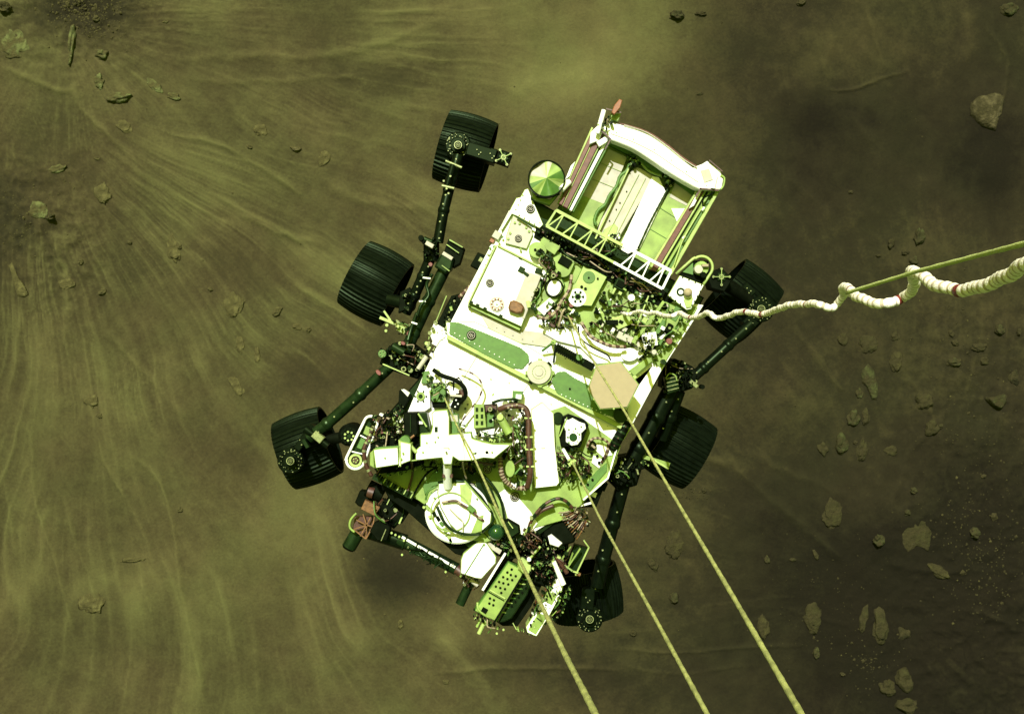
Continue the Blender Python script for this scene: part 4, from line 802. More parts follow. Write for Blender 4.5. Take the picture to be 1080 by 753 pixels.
# --- left loop bracket
b = MB(); d_ = Vector((391-374.5, 443-487)).normalized(); nx, ny = d_[1], -d_[0]; lp = []
for t in range(0, 181, 20): a_ = math.atan2(d_[1], d_[0])-math.pi/2+R(t); lp.append((391+7*math.cos(a_), 446+7*math.sin(a_)))
for t in range(0, 181, 20): a_ = math.atan2(-d_[1], -d_[0])-math.pi/2+R(t); lp.append((374.8+9.5*math.cos(a_), 485+9.5*math.sin(a_)))
lp.append(lp[0]); b.tube([(x, y, .05) for x, y in lp], 1.5, 'white', 2, 8)
b.prism(lp[:-1], .02, .03, 'dgreen', .002); b.prism([(386, 449), (392, 452), (388, 460), (383, 457)], .03, .02, 'lime', .002); b.prism([(381, 461), (386, 463), (381, 474), (376, 472)], .03, .02, 'green', .002); b.bar((380, 459, .05), (388, 463, .05), 1.2, 'white'); b.bar((371, 476, .05), (384, 479, .05), 1.2, 'white'); b.ring(374.8, 485.5, .05, .04, 4.6, 7, 'palelime'); b.cyl(374.8, 485.5, .045, .03, 3.6, 'brown'); b.dots(circ(374.8, 485.5, 2.2, 5), .048, .8, 'palelime')
b.tube([(394, 449, .06), (389, 462, .07), (384, 474, .07), (386, 490, .05), (392, 502, .04)], 2.0, 'brown', 6, 8, ('bolt', 4, 1), .2); part(b, 'loop_bracket')
b = MB(); clutter(b, [(390, 440), (410, 434), (424, 422), (426, 436), (426, 466), (396, 472), (388, 462)], 120, .02, .13, ['brown', 'black', 'cloth', 'white', 'pinkred', 'dgreen', 'bolt', 'green', 'black', 'brown'], 1, 4.2, 53, .25, A, ('brown', 'black', 'black')); b.prism([(421, 412), (424, 410), (433, 417), (430, 423), (424, 433), (420, 426)], .05, .08, 'black', .003); b.prism([(423, 411), (426, 410.5), (432, 414.5), (430, 418.5)], .07, .04, 'white', .003); part(b, 'wiring_knot')
b = MB(); clutter(b, [(396, 494), (420, 492), (430, 500), (410, 502)], 22, .02, .08, ['dgreen', 'black', 'green'], 1, 4, 54); b.tube([(434, 486, .2), (435, 500, .05), (432, 512, .02), (430, 518, .02)], 1.1, 'brown', 6, 8, None, .3); part(b, 'thin_cable')
b = MB(); b.bar((394, 502, .02), (436, 524, .02), 6, 'dgreen', .04)
for i in range(10): x, y = lerp((402, 505), (434, 523), i/9); b.box(x, y, 1.3, 5, 29, .055, .03, 'palelime' if i % 2 else 'black')
part(b, 'front_rack')
# --- camera units and bridle fitting at the right front
b = MB(); b.prism([(594, 440), (600, 437), (617, 443), (621, 448), (612, 472), (592, 471), (590, 460)], .10, .12, 'black', .006); b.prism([(596, 442), (600, 443), (604, 441), (611, 445), (617, 447), (618, 452), (613, 457), (613, 464), (609, 469), (603, 470), (597, 466), (597, 455), (595, 450)], .125, .05, 'white', .004); b.cyl(604.6, 461, .135, .03, 4.2, 'dgreen', top='glass'); b.dots([(600, 453), (607, 452), (613, 450), (611, 458), (599, 461), (600, 467)], .127, 1.0, 'green'); b.bar((598, 440, .13), (590, 460, .13), 1.1, 'lime'); b.dots(circ(604.6, 461, 6.3, 8), .127, .6, 'green'); part(b, 'camera_unit')
b = MB(); b.cyl(588.5, 441, .012, .02, 5.8, 'dgreen', n=28, ry=6.5); part(b, 'round_cover')
b = MB(); clutter(b, [(586, 470), (606, 472), (616, 478), (622, 500), (600, 512), (590, 506)], 90, .02, .10, ['dgreen', 'black', 'green', 'lime', 'brown', 'black', 'palelime'], 1, 4.5, 55, .3, 10, ('black', 'brown', 'dgreen')); part(b, 'wiring_knot')
b = MB(); b.rod((594, 474, .08), (601, 486, .16), 1.8, 'white'); b.box(603.5, 488, 9, 3, -35, .18, .05, 'palelime'); b.box(603.5, 488, 3, 9, -35, .185, .05, 'lime'); b.cyl(603.5, 488, .20, .08, 2.2, 'palelime'); b.dots([(600, 485), (607, 486), (601, 491), (606, 492)], .19, 1.1, 'palelime'); part(b, 'bridle_fitting')
b = MB(); b.tube([(619, 472, .06), (622, 465, .07), (629, 462, .07), (638, 464, .07), (643, 469, .06)], 1.3, 'brown', 7, 8, ('cloth', 4, 2), .2); part(b, 'braided_cable'); b = MB(); b.ring(624, 470, .04, .05, 3.4, 5.2, 'black'); b.box(626, 471, 5, 2.5, 40, .06, .03, 'cloth'); part(b, 'cable_ring'); b = MB(); b.dots([(624, 478), (630, 481), (636, 484), (632, 488)], .02, 1.6, 'black'); part(b, 'fastener_row'); b = MB(); b.tube([(624, 482, .03), (618, 480, .05), (612, 476, .05), (608, 480, .04)], .6, 'black'); part(b, 'thin_cable'); b = MB(); b.dots([(619, 503), (623, 500), (625, 506), (613, 510), (620, 511)], .01, 1.4, 'black'); part(b, 'fastener_row'); b = MB(); b.tube([(590, 512, .03), (594, 504, .05), (602, 498, .05)], .7, 'dgreen'); part(b, 'thin_cable'); b = MB(); clutter(b, [(618, 490), (626, 493), (620, 500), (614, 496)], 12, .03, .06, ['green', 'lime', 'dgreen'], 1, 3, 57); part(b, 'connector_cluster')
b = MB(); b.tube([(661, 444, .0), (656, 455, .01), (650, 466, .01), (646, 474, .0)], 5.2, 'black', 6, 10, ('dgreen', 3, 1), .06); b.dots([(656, 448), (660, 450), (652, 462), (648, 470)], .07, .8, 'brown'); b.tube([(642, 468, .01), (640, 478, .01), (634, 488, 0)], 1.6, 'brown', 6, 8, ('cloth', 3, 1), .2); b.prism([(662, 449), (666, 451), (658, 464), (655, 466)], -.02, .03, 'palelime', .003); part(b, 'side_cable_bundle')
b = MB(); b.prism([(650, 477.5), (652, 482), (650, 489), (645, 497), (638.5, 493), (642, 486)], -.05, .09, 'white', .012, side='tan'); part(b, 'white_cone')
b = MB(); b.prism([(617, 521), (632, 508), (637, 514), (629, 535), (607, 535)], -.08, .1, 'black', .004); b.prism([(622, 518), (630, 520), (628, 525), (621, 522)], -.06, .05, 'white', .002); b.bar((608, 534, -.03), (624, 530, -.03), 2.0, 'white'); b.box(634, 512, 12, 9, 25, -.1, .1, 'black'); part(b, 'corner_box')

# --- side mounted boxes on the left flank
b = MB(); b.prism([(504, 266), (513, 270), (505, 285), (496, 280)], -.06, .1, 'black', .004); b.box(507, 274, 4, 5, A, -.055, .02, 'bolt'); part(b, 'side_box')
b = MB(); b.prism([(476, 312), (492, 308), (491, 320), (476, 346), (462, 360), (453, 356)], -.08, .1, 'black', .004); clutter(b, [(477, 314), (490, 311), (474, 345), (458, 358)], 40, -.08, -.03, ['black', 'bolt', 'dgreen', 'lime', 'dgreen'], 1, 4, 61, .1); b.bar((471, 312, -.06), (452, 358, -.06), 1, 'lime'); part(b, 'side_box')
b = MB(); b.tube([(517, 268, -.02), (508, 284, -.02), (500, 298, -.02), (492, 306, -.02), (484, 314, -.03)], 1.8, 'brown', 6, 8, ('cloth', 3, 1), .25); part(b, 'braided_cable')
b = MB(); clutter(b, [(457, 338), (472, 345), (470, 356), (452, 390), (444, 392), (440, 376)], 46, -.08, .02, ['white', 'white', 'palelime', 'dgreen', 'black', 'bolt'], 1, 6, 62, .1); b.prism([(458, 340), (471, 348), (467, 358), (457, 362), (453, 352)], .0, .06, 'white', .004); b.box(460, 360, 6, 9, 30, .0, .05, 'white'); b.rod((450, 376, .02), (441, 389, .02), 2.4, 'tan'); part(b, 'white_fitting')
# --- right flank dark mechanisms
b = MB(); clutter(b, [(668, 410), (690, 390), (682, 420), (664, 446), (660, 436)], 40, -.14, -.02, ['black', 'dgreen', 'black', 'bolt'], 1.5, 6, 63, .1); part(b, 'side_box')

# ------------------------------------------------------------------ wheels (local axes: axle = X)
WZ = -.85
def lathe(b, prof, m, n, mod=None, smooth=True):
    """prof: (x, r) pairs round the X axis"""
    vs = []; fs = []; N = len(prof)
    for i in range(n):
        a = 2*math.pi*i/n
        for x, r_ in prof:
            rr = r_+(mod(i, x, r_) if mod else 0); vs.append(Vector((x, rr*math.cos(a), rr*math.sin(a))))
    for i in range(n):
        for k in range(N-1): j = (i+1) % n; fs.append((i*N+k, j*N+k, j*N+k+1, i*N+k+1))
    b.add(vs, fs, m, smooth)
def wheel_parts():
    W = .175; b = MB()
    prof = [(-W+2*W*k/10, .262-.016*((k-5)/5)**2) for k in range(11)]
    lathe(b, prof, 'wheel', 240, lambda i, x, r_: (.008 if i % 5 in (1, 2) else 0), False)
    inner = [(x, r_-.007) for x, r_ in prof[::-1]]; lathe(b, inner, 'wheel', 72)
    for s in (-1, 1): lathe(b, [(s*W, .236), (s*W, .249)] if s < 0 else [(s*W, .249), (s*W, .236)], 'wheel', 72)
    lathe(b, [(-.02, .24), (-.02, .20), (.03, .20), (.03, .24)], 'wheel', 60)
    h = MB()
    h.rod3(Vector((-.11, 0, 0)), Vector((.12, 0, 0)), .075, .065, 'leg', 20); h.rod3(Vector((.12, 0, 0)), Vector((.17, 0, 0)), .05, .045, 'black', 16)
    for i in range(10): a = 2*math.pi*i/10; h.rod3(Vector((.12, .055*math.cos(a), .055*math.sin(a))), Vector((.126, .055*math.cos(a), .055*math.sin(a))), .006, .006, 'bolt', 6)
    sp = []
    for i in range(6):
        a = 2*math.pi*i/6; s = MB(); pts = []
        for k in range(7): t = k/6; r_ = .06+.145*t; aa = a+.5*math.sin(t*math.pi)*.6; pts.append(Vector((.0+.02*math.sin(t*math.pi), r_*math.cos(aa), r_*math.sin(aa))))
        s.tube3(pts, .009, 'bolt', 6); sp.append(s)
    return b, h, sp
def copy_tree(o, parent=None):
    c = o.copy(); COL.objects.link(c); c.parent = parent
    for ch in list(o.children): copy_tree(ch, c)
    return c
tr, hb, spk = wheel_parts()
def place_wheel(o, cx, cy, dx, dy):
    p = P(cx, cy, WZ+.13); p.z = ZD+WZ
    o.location = p-ORG['rover']; o.rotation_euler = (0, 0, math.atan2(-dy, dx)); return o
w0 = tr.done('wheel', None, Vector((0, 0, 0))); w0.parent = rover; ORG[w0.name] = Vector((0, 0, 0))
hb.done('hub', w0, Vector((0, 0, 0)))
for s_ in spk: s_.done('spoke', w0, Vector((0, 0, 0)))
WH = [((490, 156), (50, 15), 'rear left wheel'), ((394, 298), (46, 25), 'middle left wheel'), ((321, 474), (52, -19), 'front left wheel steered outward, with a bright glint on its treads'),
      ((786, 317), (42, 36), 'rear right wheel behind the umbilical'), ((718, 472), (43, 25), 'middle right wheel'), ((618, 628), (9, 52), 'front right wheel steered sideways')]
for i, (c, d, lb) in enumerate(WH):
    o = w0 if i == 0 else copy_tree(w0, rover)
    place_wheel(o, *c, *d); o['label'] = lb
# ------------------------------------------------------------------ suspension
def steering(x, y, ang, lab=None, ext=None):
    b = MB(); b.cyl(x, y, -.47, .10, 14, 'leg', n=30, ch=.01); b.cyl(x, y, -.44, .05, 8.5, 'leg', n=24, ch=.006)
    rnd = random.Random(int(x)); b.dots([q_ for q_ in circ(x, y, 12, 20, 5) if rnd.random() < .6], -.468, .65, 'bolt'); b.dots([q_ for q_ in circ(x, y, 9.4, 14, 0) if rnd.random() < .6], -.462, .6, 'bolt'); b.dots([(x+rnd.uniform(-11, 11), y+rnd.uniform(-11, 11)) for _ in range(26)], -.455, .5, 'bolt')
    b.cyl(x, y, -.40, .05, 5, 'leg', n=20)
    b.ring(x, y, -.393, .01, 3.4, 4.2, 'bolt'); clutter(b, circ(x, y, 13, 10), 16, -.47, -.44, ['leg', 'black'], 1, 4, int(x), .1, A, ('black',))
    if ext:
        for (ex, ey, w_, h_, a_) in ext: b.box(ex, ey, w_, h_, a_, -.46, .12, 'leg', .006); b.dots([(ex-2, ey-2), (ex+2, ey+1), (ex, ey+3)], -.455, .7, 'bolt')
    o = part(b, 'steering_actuator', None, lab); marker(x, y, -.39, 2.9, True, o); return o
steering(483, 153, 0, None, [(505, 160, 26, 14, 17), (519, 164, 8, 15, 17)])
steering(306, 486, 0, None, [(318, 466, 8, 20, 35), (328, 455, 10, 12, 35)])
steering(803, 326, 0, None, [(790, 306, 14, 10, 45), (792, 340, 14, 12, 45)])
steering(622, 653, 0, None, [(620, 632, 14, 22, 5), (628, 618, 10, 12, 5)])
def lattice(x, y, a_, s=15, z=-.48):
    b = MB(); b.box(x, y, s, s*.92, a_, z, .09, 'black', .004); b.box(x, y, s*.55, s*.55, a_+45, z+.012, .04, 'dgreen'); b.ring(x, y, z+.02, .02, 1.6, 2.8, 'bolt')
    c_, s_ = math.cos(R(a_)), math.sin(R(a_))
    for u, v in ((-1, -1), (1, -1), (1, 1), (-1, 1)): X_, Y_ = x+(c_*u-s_*v)*s*.4, y+(s_*u+c_*v)*s*.4; b.cyl(X_, Y_, z+.016, .03, 1.7, 'dgreen', n=10, top='bolt'); b.bar((x, y, z+.02), (X_, Y_, z+.02), .8, 'lime')
    return part(b, 'actuator_end_cap')
lattice(531, 166, 20); lattice(761, 292, 45, 15, -.3)
def legtube(name, pts, r, m='leg', bolts=0, lab=None, bz=.0):
    b = MB()
    for p, q in zip(pts, pts[1:]): b.rod(p, q, r, m, n=14); 
    for p in pts[1:-1]: b.sphere(*p, r*1.15, m)
    for p, q in zip(pts, pts[1:]):
        L = math.hypot(q[0]-p[0], q[1]-p[1]); n = int(bolts*L/60)
        for i in range(n):
            t = (i+.5)/n; x, y, z = lerp(p, q, t); b.cyl(x+random.uniform(-r, r)*.4, y+random.uniform(-r, r)*.3, z+r*sc(z)+.004, .02, 1.05, 'bolt', n=7)
    return part(b, name, None, lab)
rl = legtube('bogie_arm', [(483, 165, -.42), (476, 190, -.38), (468, 222, -.36), (462, 256, -.36)], 5.6, bolts=7, lab='left rear suspension arm')
b = MB(); b.rod((478, 174, -.33), (470, 202, -.33), 3.5, 'leg'); b.rod((470, 170, -.32), (487, 177, -.32), 1.4, 'bolt'); b.rod((466, 196, -.31), (479, 199, -.31), 1.5, 'bolt'); b.dots([(471, 199), (473, 204), (468, 191), (475, 186)], -.30, 1.2, 'bolt'); part(b, 'collar', rl)
b = MB(); b.rod((455, 254, -.40), (455, 276, -.40), 8.5, 'leg'); b.rod((447, 252, -.33), (460, 258, -.33), 3, 'dgreen'); clutter(b, [(446, 250), (464, 252), (462, 276), (446, 272)], 26, -.34, -.28, ['dgreen', 'black', 'bolt', 'leg'], 1.2, 4, 71, .1); b.box(453, 258, 9, 4.5, 30, -.27, .04, 'tan'); b.cyl(444, 251, -.3, .1, 3, 'black')
b.prism([(473, 252), (490, 262), (485, 278), (478, 282), (465, 275)], -.30, .12, 'black', .004); b.bar((474, 253, -.28), (488, 261, -.28), 1.3, 'lime'); b.bar((471, 258, -.28), (484, 267, -.28), 1.0, 'lime'); b.prism([(465, 268), (470, 266), (479, 272), (476, 284), (470, 289), (458, 281)], -.26, .12, 'dgreen', .012); b.box(472, 270, 12, 4, 32, -.25, .04, 'tan'); b.cyl(454, 279, -.27, .06, 2.2, 'pinkred'); b.bar((466, 280, -.25), (474, 286, -.25), 1, 'lime'); part(b, 'bogie_pivot')
legtube('bogie_arm', [(454, 272, -.40), (446, 292, -.42), (437, 312, -.46), (428, 330, -.50)], 5.8, bolts=9, lab='short left arm to the middle wheel')
legtube('rocker_tube', [(470, 282, -.34), (452, 318, -.34), (436, 352, -.34), (428, 372, -.32)], 6.6, m='dgreen', lab='thick glossy dark green tube of the left suspension')
b = MB(); b.tube([(456, 289, -.26), (450, 300, -.27), (452, 312, -.26), (444, 322, -.25), (440, 334, -.25)], 1.8, 'dgreen', 7); b.rod((446, 293, -.25), (454, 294, -.25), 1, 'white'); b.rod((442, 318, -.25), (449, 318, -.25), 1, 'white'); b.rod((434, 340, -.25), (440, 342, -.25), 1, 'white'); b.tube([(440, 330, -.26), (434, 346, -.26), (430, 360, -.24)], 2.2, 'dgreen', 6); part(b, 'hose')
b = MB(); b.rod((410, 316, -.62), (436, 322, -.55), 7, 'leg'); b.prism([(422, 308), (432, 303), (438, 314), (430, 326), (420, 330)], -.45, .1, 'black', .004); clutter(b, [(422, 308), (434, 304), (437, 316), (428, 328)], 16, -.44, -.38, ['black', 'bolt', 'lime', 'dgreen'], 1, 4, 72, .1); part(b, 'wheel_motor')
b = MB(); b.bar((401, 335, -.42), (425, 345, -.40), 3, 'palelime', .03); b.bar((405, 328, -.41), (412, 338, -.41), 2, 'palelime', .02); b.cyl(408, 343, -.40, .05, 1.8, 'palelime'); b.cyl(407, 349, -.42, .05, 1.6, 'palelime'); b.box(424, 347, 9, 8, 30, -.36, .06, 'palelime'); b.box(419, 341, 6, 6, 30, -.35, .06, 'bolt'); b.cyl(432, 351, -.30, .08, 4.0, 'pinkred', ry=2.4, a=-50); clutter(b, [(412, 336), (434, 342), (432, 356), (420, 352)], 20, -.36, -.3, ['palelime', 'dgreen', 'white', 'black'], 1, 4, 73, .1); part(b, 'cable_bracket')
b = MB(); b.prism([(404, 372), (414, 362), (430, 358), (446, 370), (452, 386), (440, 400), (416, 392), (400, 384)], -.34, .2, 'black', .012); clutter(b, [(402, 372), (416, 362), (434, 360), (446, 374), (446, 394), (420, 388)], 60, -.32, -.24, ['black', 'dgreen', 'dgreen', 'green', 'black', 'bolt'], 1.6, 7, 74, .1); b.rod((414, 365, -.24), (426, 372, -.24), 4.5, 'dgreen'); b.cyl(425, 362, -.22, .05, 2.6, 'pinkred', ry=1.8, a=30); b.bar((404, 384, -.22), (432, 396, -.2), 1.2, 'palelime', .02); b.cyl(403, 373, -.25, .08, 4.5, 'dgreen', top='green'); b.dots(circ(403, 373, 2.6, 5), -.248, .7, 'bolt'); part(b, 'rocker_pivot', None, 'left central suspension pivot with pink red collar')
fl = legtube('rocker_arm', [(412, 386, -.34), (380, 416, -.38), (345, 447, -.43), (326, 462, -.45)], 6.2, bolts=3, m='dgreen', lab='left front suspension arm with bright bolts')
b = MB(); b.cyl(399, 393, -.27, .06, 2.0, 'pinkred', ry=3.4, a=-40); b.rod((322, 452, -.42), (346, 470, -.42), 4, 'leg'); b.box(335, 461, 12, 8, 40, -.38, .05, 'bolt'); b.box(322, 468, 10, 4, 60, -.38, .05, 'dgreen'); part(b, 'collar', fl)
b = MB(); b.cyl(368, 459, -.40, .2, 12, 'black', n=26, ch=.02); b.dots(circ(368, 460, 4.6, 7), -.39, 1.3, 'palelime'); b.cyl(368, 460, -.385, .05, 2.6, 'dgreen'); b.dots(circ(368, 460, 8, 9), -.393, .6, 'dgreen'); b.rod((368, 460, -.45), (340, 464, -.5), 6, 'black'); part(b, 'front_camera_drum')
# right side
legtube('bogie_arm', [(792, 342, -.44), (768, 364, -.40), (742, 388, -.38), (722, 406, -.38)], 5.8, bolts=5, lab='right rear suspension arm')
b = MB(); b.prism([(700, 388), (712, 378), (730, 386), (740, 396), (730, 410), (712, 416), (698, 408)], -.34, .2, 'black', .01); clutter(b, [(700, 382), (722, 382), (742, 398), (722, 412), (700, 414)], 60, -.32, -.25, ['black', 'black', 'black', 'dgreen', 'leg', 'bolt'], 1.5, 6, 75, .1); b.prism([(701, 398), (714, 394), (717, 412), (704, 416)], -.24, .08, 'dgreen', .008); 
for i in range(4): b.bar((702+.6*i, 400+4*i, -.235), (714+.6*i, 397+4*i, -.235), .8, 'bolt', .01)
b.tube([(702, 399, -.22), (706, 394, -.22), (712, 396, -.22), (714, 402, -.22)], .8, 'lime', 4); b.box(732, 405, 10, 4, 40, -.26, .04, 'bolt'); b.cyl(741, 408, -.26, .06, 2.5, 'black'); part(b, 'bogie_pivot')
legtube('rocker_tube', [(708, 410, -.36), (692, 440, -.36), (674, 472, -.36), (660, 498, -.36)], 9, m='leg', bolts=3, lab='thick black tube of the right suspension')
legtube('bogie_arm', [(716, 412, -.42), (706, 440, -.46), (698, 462, -.52)], 7, m='leg', bolts=5, lab='short right arm to the middle wheel')
b = MB(); b.bar((674, 480, -.38), (706, 490, -.38), 4, 'lime', .03); b.bar((688, 484, -.37), (705, 494, -.37), 2, 'palelime', .02); b.bar((680, 490, -.37), (674, 482, -.37), 4, 'dgreen', .02); b.cyl(670, 480, -.34, .08, 2.6, 'pinkred', ry=5.5); b.cyl(671, 490, -.34, .08, 2.2, 'pinkred', ry=3.5); clutter(b, [(674, 478), (690, 483), (686, 497), (676, 494)], 14, -.37, -.32, ['lime', 'dgreen', 'palelime', 'black'], 1, 3.4, 76, 0); part(b, 'cable_bracket')
b = MB(); b.prism([(646, 484), (668, 480), (678, 492), (672, 512), (652, 518), (640, 506)], -.30, .22, 'black', .014); b.cyl(655, 500, -.26, .12, 12, 'leg', n=24, ch=.012); clutter(b, [(644, 486), (668, 482), (676, 496), (664, 514), (642, 508)], 40, -.27, -.20, ['black', 'leg', 'black', 'dgreen', 'black', 'bolt'], 1.5, 5, 77, .1); b.tube([(652, 496, -.17), (658, 498, -.17), (664, 504, -.17)], .7, 'green', 4); b.bar((648, 500, -.17), (654, 497, -.17), 1, 'green'); part(b, 'rocker_pivot', None, 'right central suspension pivot')  # thin green strokes on top paint glints on the joint
legtube('rocker_arm', [(658, 508, -.36), (646, 552, -.40), (636, 590, -.44), (630, 618, -.46)], 7.5, bolts=3.5, lab='right front suspension arm')
b = MB(); b.prism([(746, 292), (756, 284), (772, 296), (764, 308), (750, 304)], -.30, .16, 'black', .006); b.rod((760, 296, -.4), (790, 316, -.5), 7, 'black'); part(b, 'actuator_body')

# ------------------------------------------------------------------ robotic arm
b = MB(); b.rod((390, 560, -.30), (428, 572, -.30), 8.6, 'leg'); b.rod((420, 568, -.28), (482, 600, -.28), 6.6, 'dgreen'); b.bar((424, 566, -.235), (480, 598, -.235), 2.4, 'white', .012)  # white bar paints the sunlit upper edge of the tube
for i in range(5): x, y = lerp((428, 569), (474, 595), i/4); b.bar((x+1, y-3, -.225), (x-4, y+9, -.25), 1.1, 'dgreen', .02)
clutter(b, [(418, 566), (432, 570), (478, 596), (470, 604), (424, 580)], 36, -.26, -.23, ['dgreen', 'black', 'dgreen', 'leg'], 1, 3.6, 81, .2, 28, ('black', 'dgreen'))
b.dots([(417, 564), (421, 566), (413, 562), (426, 570), (424, 585), (470, 603)], -.22, 1.3, 'palelime')
arm = part(b, 'robotic_arm', None, 'dark folded robotic arm reaching across the front')
b = MB(); b.prism([(374, 530), (379, 518), (392, 520), (396, 528), (384, 535), (378, 534)], -.24, .12, 'black', .01); b.rod((388, 514, -.24), (404, 522, -.24), 9, 'black'); b.rod((388, 518, -.2), (394, 520, -.2), 6, 'brown'); b.rod((404, 530, -.28), (424, 548, -.28), 13, 'black', n=18); b.prism([(409, 523), (414, 521), (430, 528), (432, 540), (424, 552), (404, 546)], -.20, .1, 'black', .006); b.bar((413, 522, -.19), (408, 532, -.19), 1, 'palelime'); b.bar((413, 521, -.19), (427, 528, -.19), 1, 'lime'); b.cyl(417, 538, -.19, .03, 2.5, 'bolt'); b.cyl(403, 551, -.2, .03, 3, 'bolt', ry=4); b.bar((424, 545, -.19), (421, 552, -.19), 1.6, 'palelime'); clutter(b, [(392, 520), (426, 526), (420, 556), (396, 552)], 26, -.22, -.17, ['black', 'black', 'leg', 'brown', 'bolt'], 1.5, 5, 82, .15); part(b, 'elbow_motor', arm)
b = MB(); b.prism([(385, 527), (401, 535), (395, 544), (380.5, 537)], -.20, .08, 'copper', .003); part(b, 'copper_plate', arm)
b = MB(); hub = (386.8, 553.5, -.21)
for p_ in ((373, 558), (380, 565), (386, 568), (393, 555), (391, 545), (383, 542), (376, 548)): b.bar(hub, (*p_, -.21), 1.1, 'copper', .012)
for p_, q_ in (((373, 558), (386, 568)), ((386, 568), (393, 555)), ((380.5, 564), (387.5, 552)), ((393, 555), (395, 545))): b.bar((*p_, -.212), (*q_, -.212), 1.2, 'copper', .012)
b.prism([(374, 545), (392, 545), (394, 556), (386, 568), (372, 558)], -.25, .06, 'brown', .003); b.tube([(376, 541, -.2), (370, 548, -.2), (369, 556, -.2), (374, 561, -.2)], 1.3, 'lime', 5); part(b, 'copper_frame', arm)
b = MB(); b.rod((378, 560, -.30), (368, 577, -.30), 7.6, 'dgreen', n=20); b.rod((368, 577, -.30), (367, 579, -.30), 7.6, 'black', 6, n=20); part(b, 'motor_cylinder', arm)
b = MB(); b.prism([(394, 552), (402, 549), (412, 556), (408, 570), (398, 570), (390, 560)], -.19, .1, 'black', .005); b.bar((402, 570, -.18), (407, 558, -.18), .8, 'bolt'); part(b, 'arm_joint', arm)
b = MB(); b.rod((482, 600, -.26), (490, 606, -.24), 5.5, 'brown'); clutter(b, [(484, 604), (504, 608), (506, 618), (490, 620)], 32, -.22, -.14, ['brown', 'lime', 'black', 'pinkred', 'cloth', 'white'], 1, 4.2, 83, .2); b.rod((496, 611, -.15), (504, 617, -.15), 2.5, 'tan'); b.rod((494, 618, -.24), (485, 637, -.24), 5, 'dgreen', n=18); part(b, 'wrist_motor', arm)
b = MB(); b.prism([(506.8, 568), (512, 570), (523.5, 587), (523, 594), (508, 610.5), (502, 610), (485.6, 604.7), (486, 590), (488.5, 583.5)], -.02, .16, 'white', .006, side='lime'); b.bar((510, 574, -.015), (490, 606, -.015), .8, 'green', .006); b.cyl(510.5, 574.5, -.015, .01, 1.4, 'lime'); b.prism([(511, 570), (516, 571), (530, 580), (527, 585), (519, 580)], -.03, .05, 'tan', .003, side='brown'); part(b, 'instrument_cover', arm)
b = MB(); b.prism([(540, 582), (545, 585), (514, 628), (509, 622)], -.10, .14, 'black', .004); b.bar((533, 583, -.03), (509, 622, -.03), 2.2, 'white', .02); part(b, 'drill_rail', arm)
# drill: perforated housing
b = MB(); q = [(536, 592), (553.6, 602), (524, 656), (500, 644)]
b.prism(q, -.06, .10, 'lime', .006, side='green'); b.prism([(553.6, 603), (556, 606), (562, 613), (556, 628), (540, 652), (532, 656), (525, 657)], -.11, .10, 'dgreen', .008); b.bar((554, 602, -.045), (520, 658, -.045), 1.6, 'black', .02)
b.prism([(552, 604), (572, 616), (560, 640), (546, 660), (530, 660), (524, 656)], -.20, .1, 'black', .004)
U = Vector((553.6-536, 602-592)).normalized(); V = Vector((500-536, 644-592)).normalized()
def dp(u, v): return (537+U.x*u+V.x*v, 592+U.y*u+V.y*v)
for u, v in ((7, 6), (5, 11), (9.5, 11.5), (14.5, 10), (4.2, 17.5), (9, 17), (13.8, 15.5), (3.5, 24), (8, 23), (13, 21.5), (3.5, 30), (8.2, 29), (13, 27.5), (12, 33), (5.5, 44), (10, 43.5), (8, 49), (12.5, 48.5)): b.cyl(*dp(u, v), -.057, .01, 1.35, 'black', n=12, ch=0)
for i in range(6):
    for j in range(3): x, y = dp(22+j*4.5-i*.3, 10+i*6); b.cyl(x, y, -.103, .01, 1.2, 'black', n=10, ch=0)
for i in range(8): b.tube([(*dp(19.5, 9+i*6), -.085), (*dp(25, 8+i*6), -.10), (*dp(31, 4+i*6.2), -.13)], .8, 'palelime' if i % 2 else 'green', 4, 6)
b.bar((*dp(0, 36), -.05), (*dp(19, 36), -.05), 1.6, 'palelime', .01); b.bar((*dp(0, 38.6), -.052), (*dp(19, 38.6), -.052), .8, 'dgreen', .01); b.tube([(*dp(-3, 54), -.07), (*dp(2, 60), -.06), (*dp(12, 62), -.06), (*dp(24, 60), -.08)], 1.4, 'lime', 5); b.box(*dp(8, 58), 6, 5, 29, -.05, .03, 'black')
b.rod((512, 654, -.12), (505, 668, -.12), 2.2, 'palelime'); b.rod((507, 652, -.14), (503, 661, -.14), 1.5, 'lime'); b.dots([(501, 652), (524, 668), (531, 664)], -.1, 1.3, 'palelime'); clutter(b, [(496, 640), (504, 646), (532, 660), (528, 666), (500, 654)], 22, -.12, -.06, ['lime', 'green', 'dgreen', 'black'], 1, 4, 84, .1)
part(b, 'drill', arm, 'lime perforated drill housing'); b = MB(); b.prism([(546, 590), (552, 588), (560, 596), (560, 604), (554, 606), (546, 600)], -.03, .05, 'palelime', .005); part(b, 'tan_cap', arm)
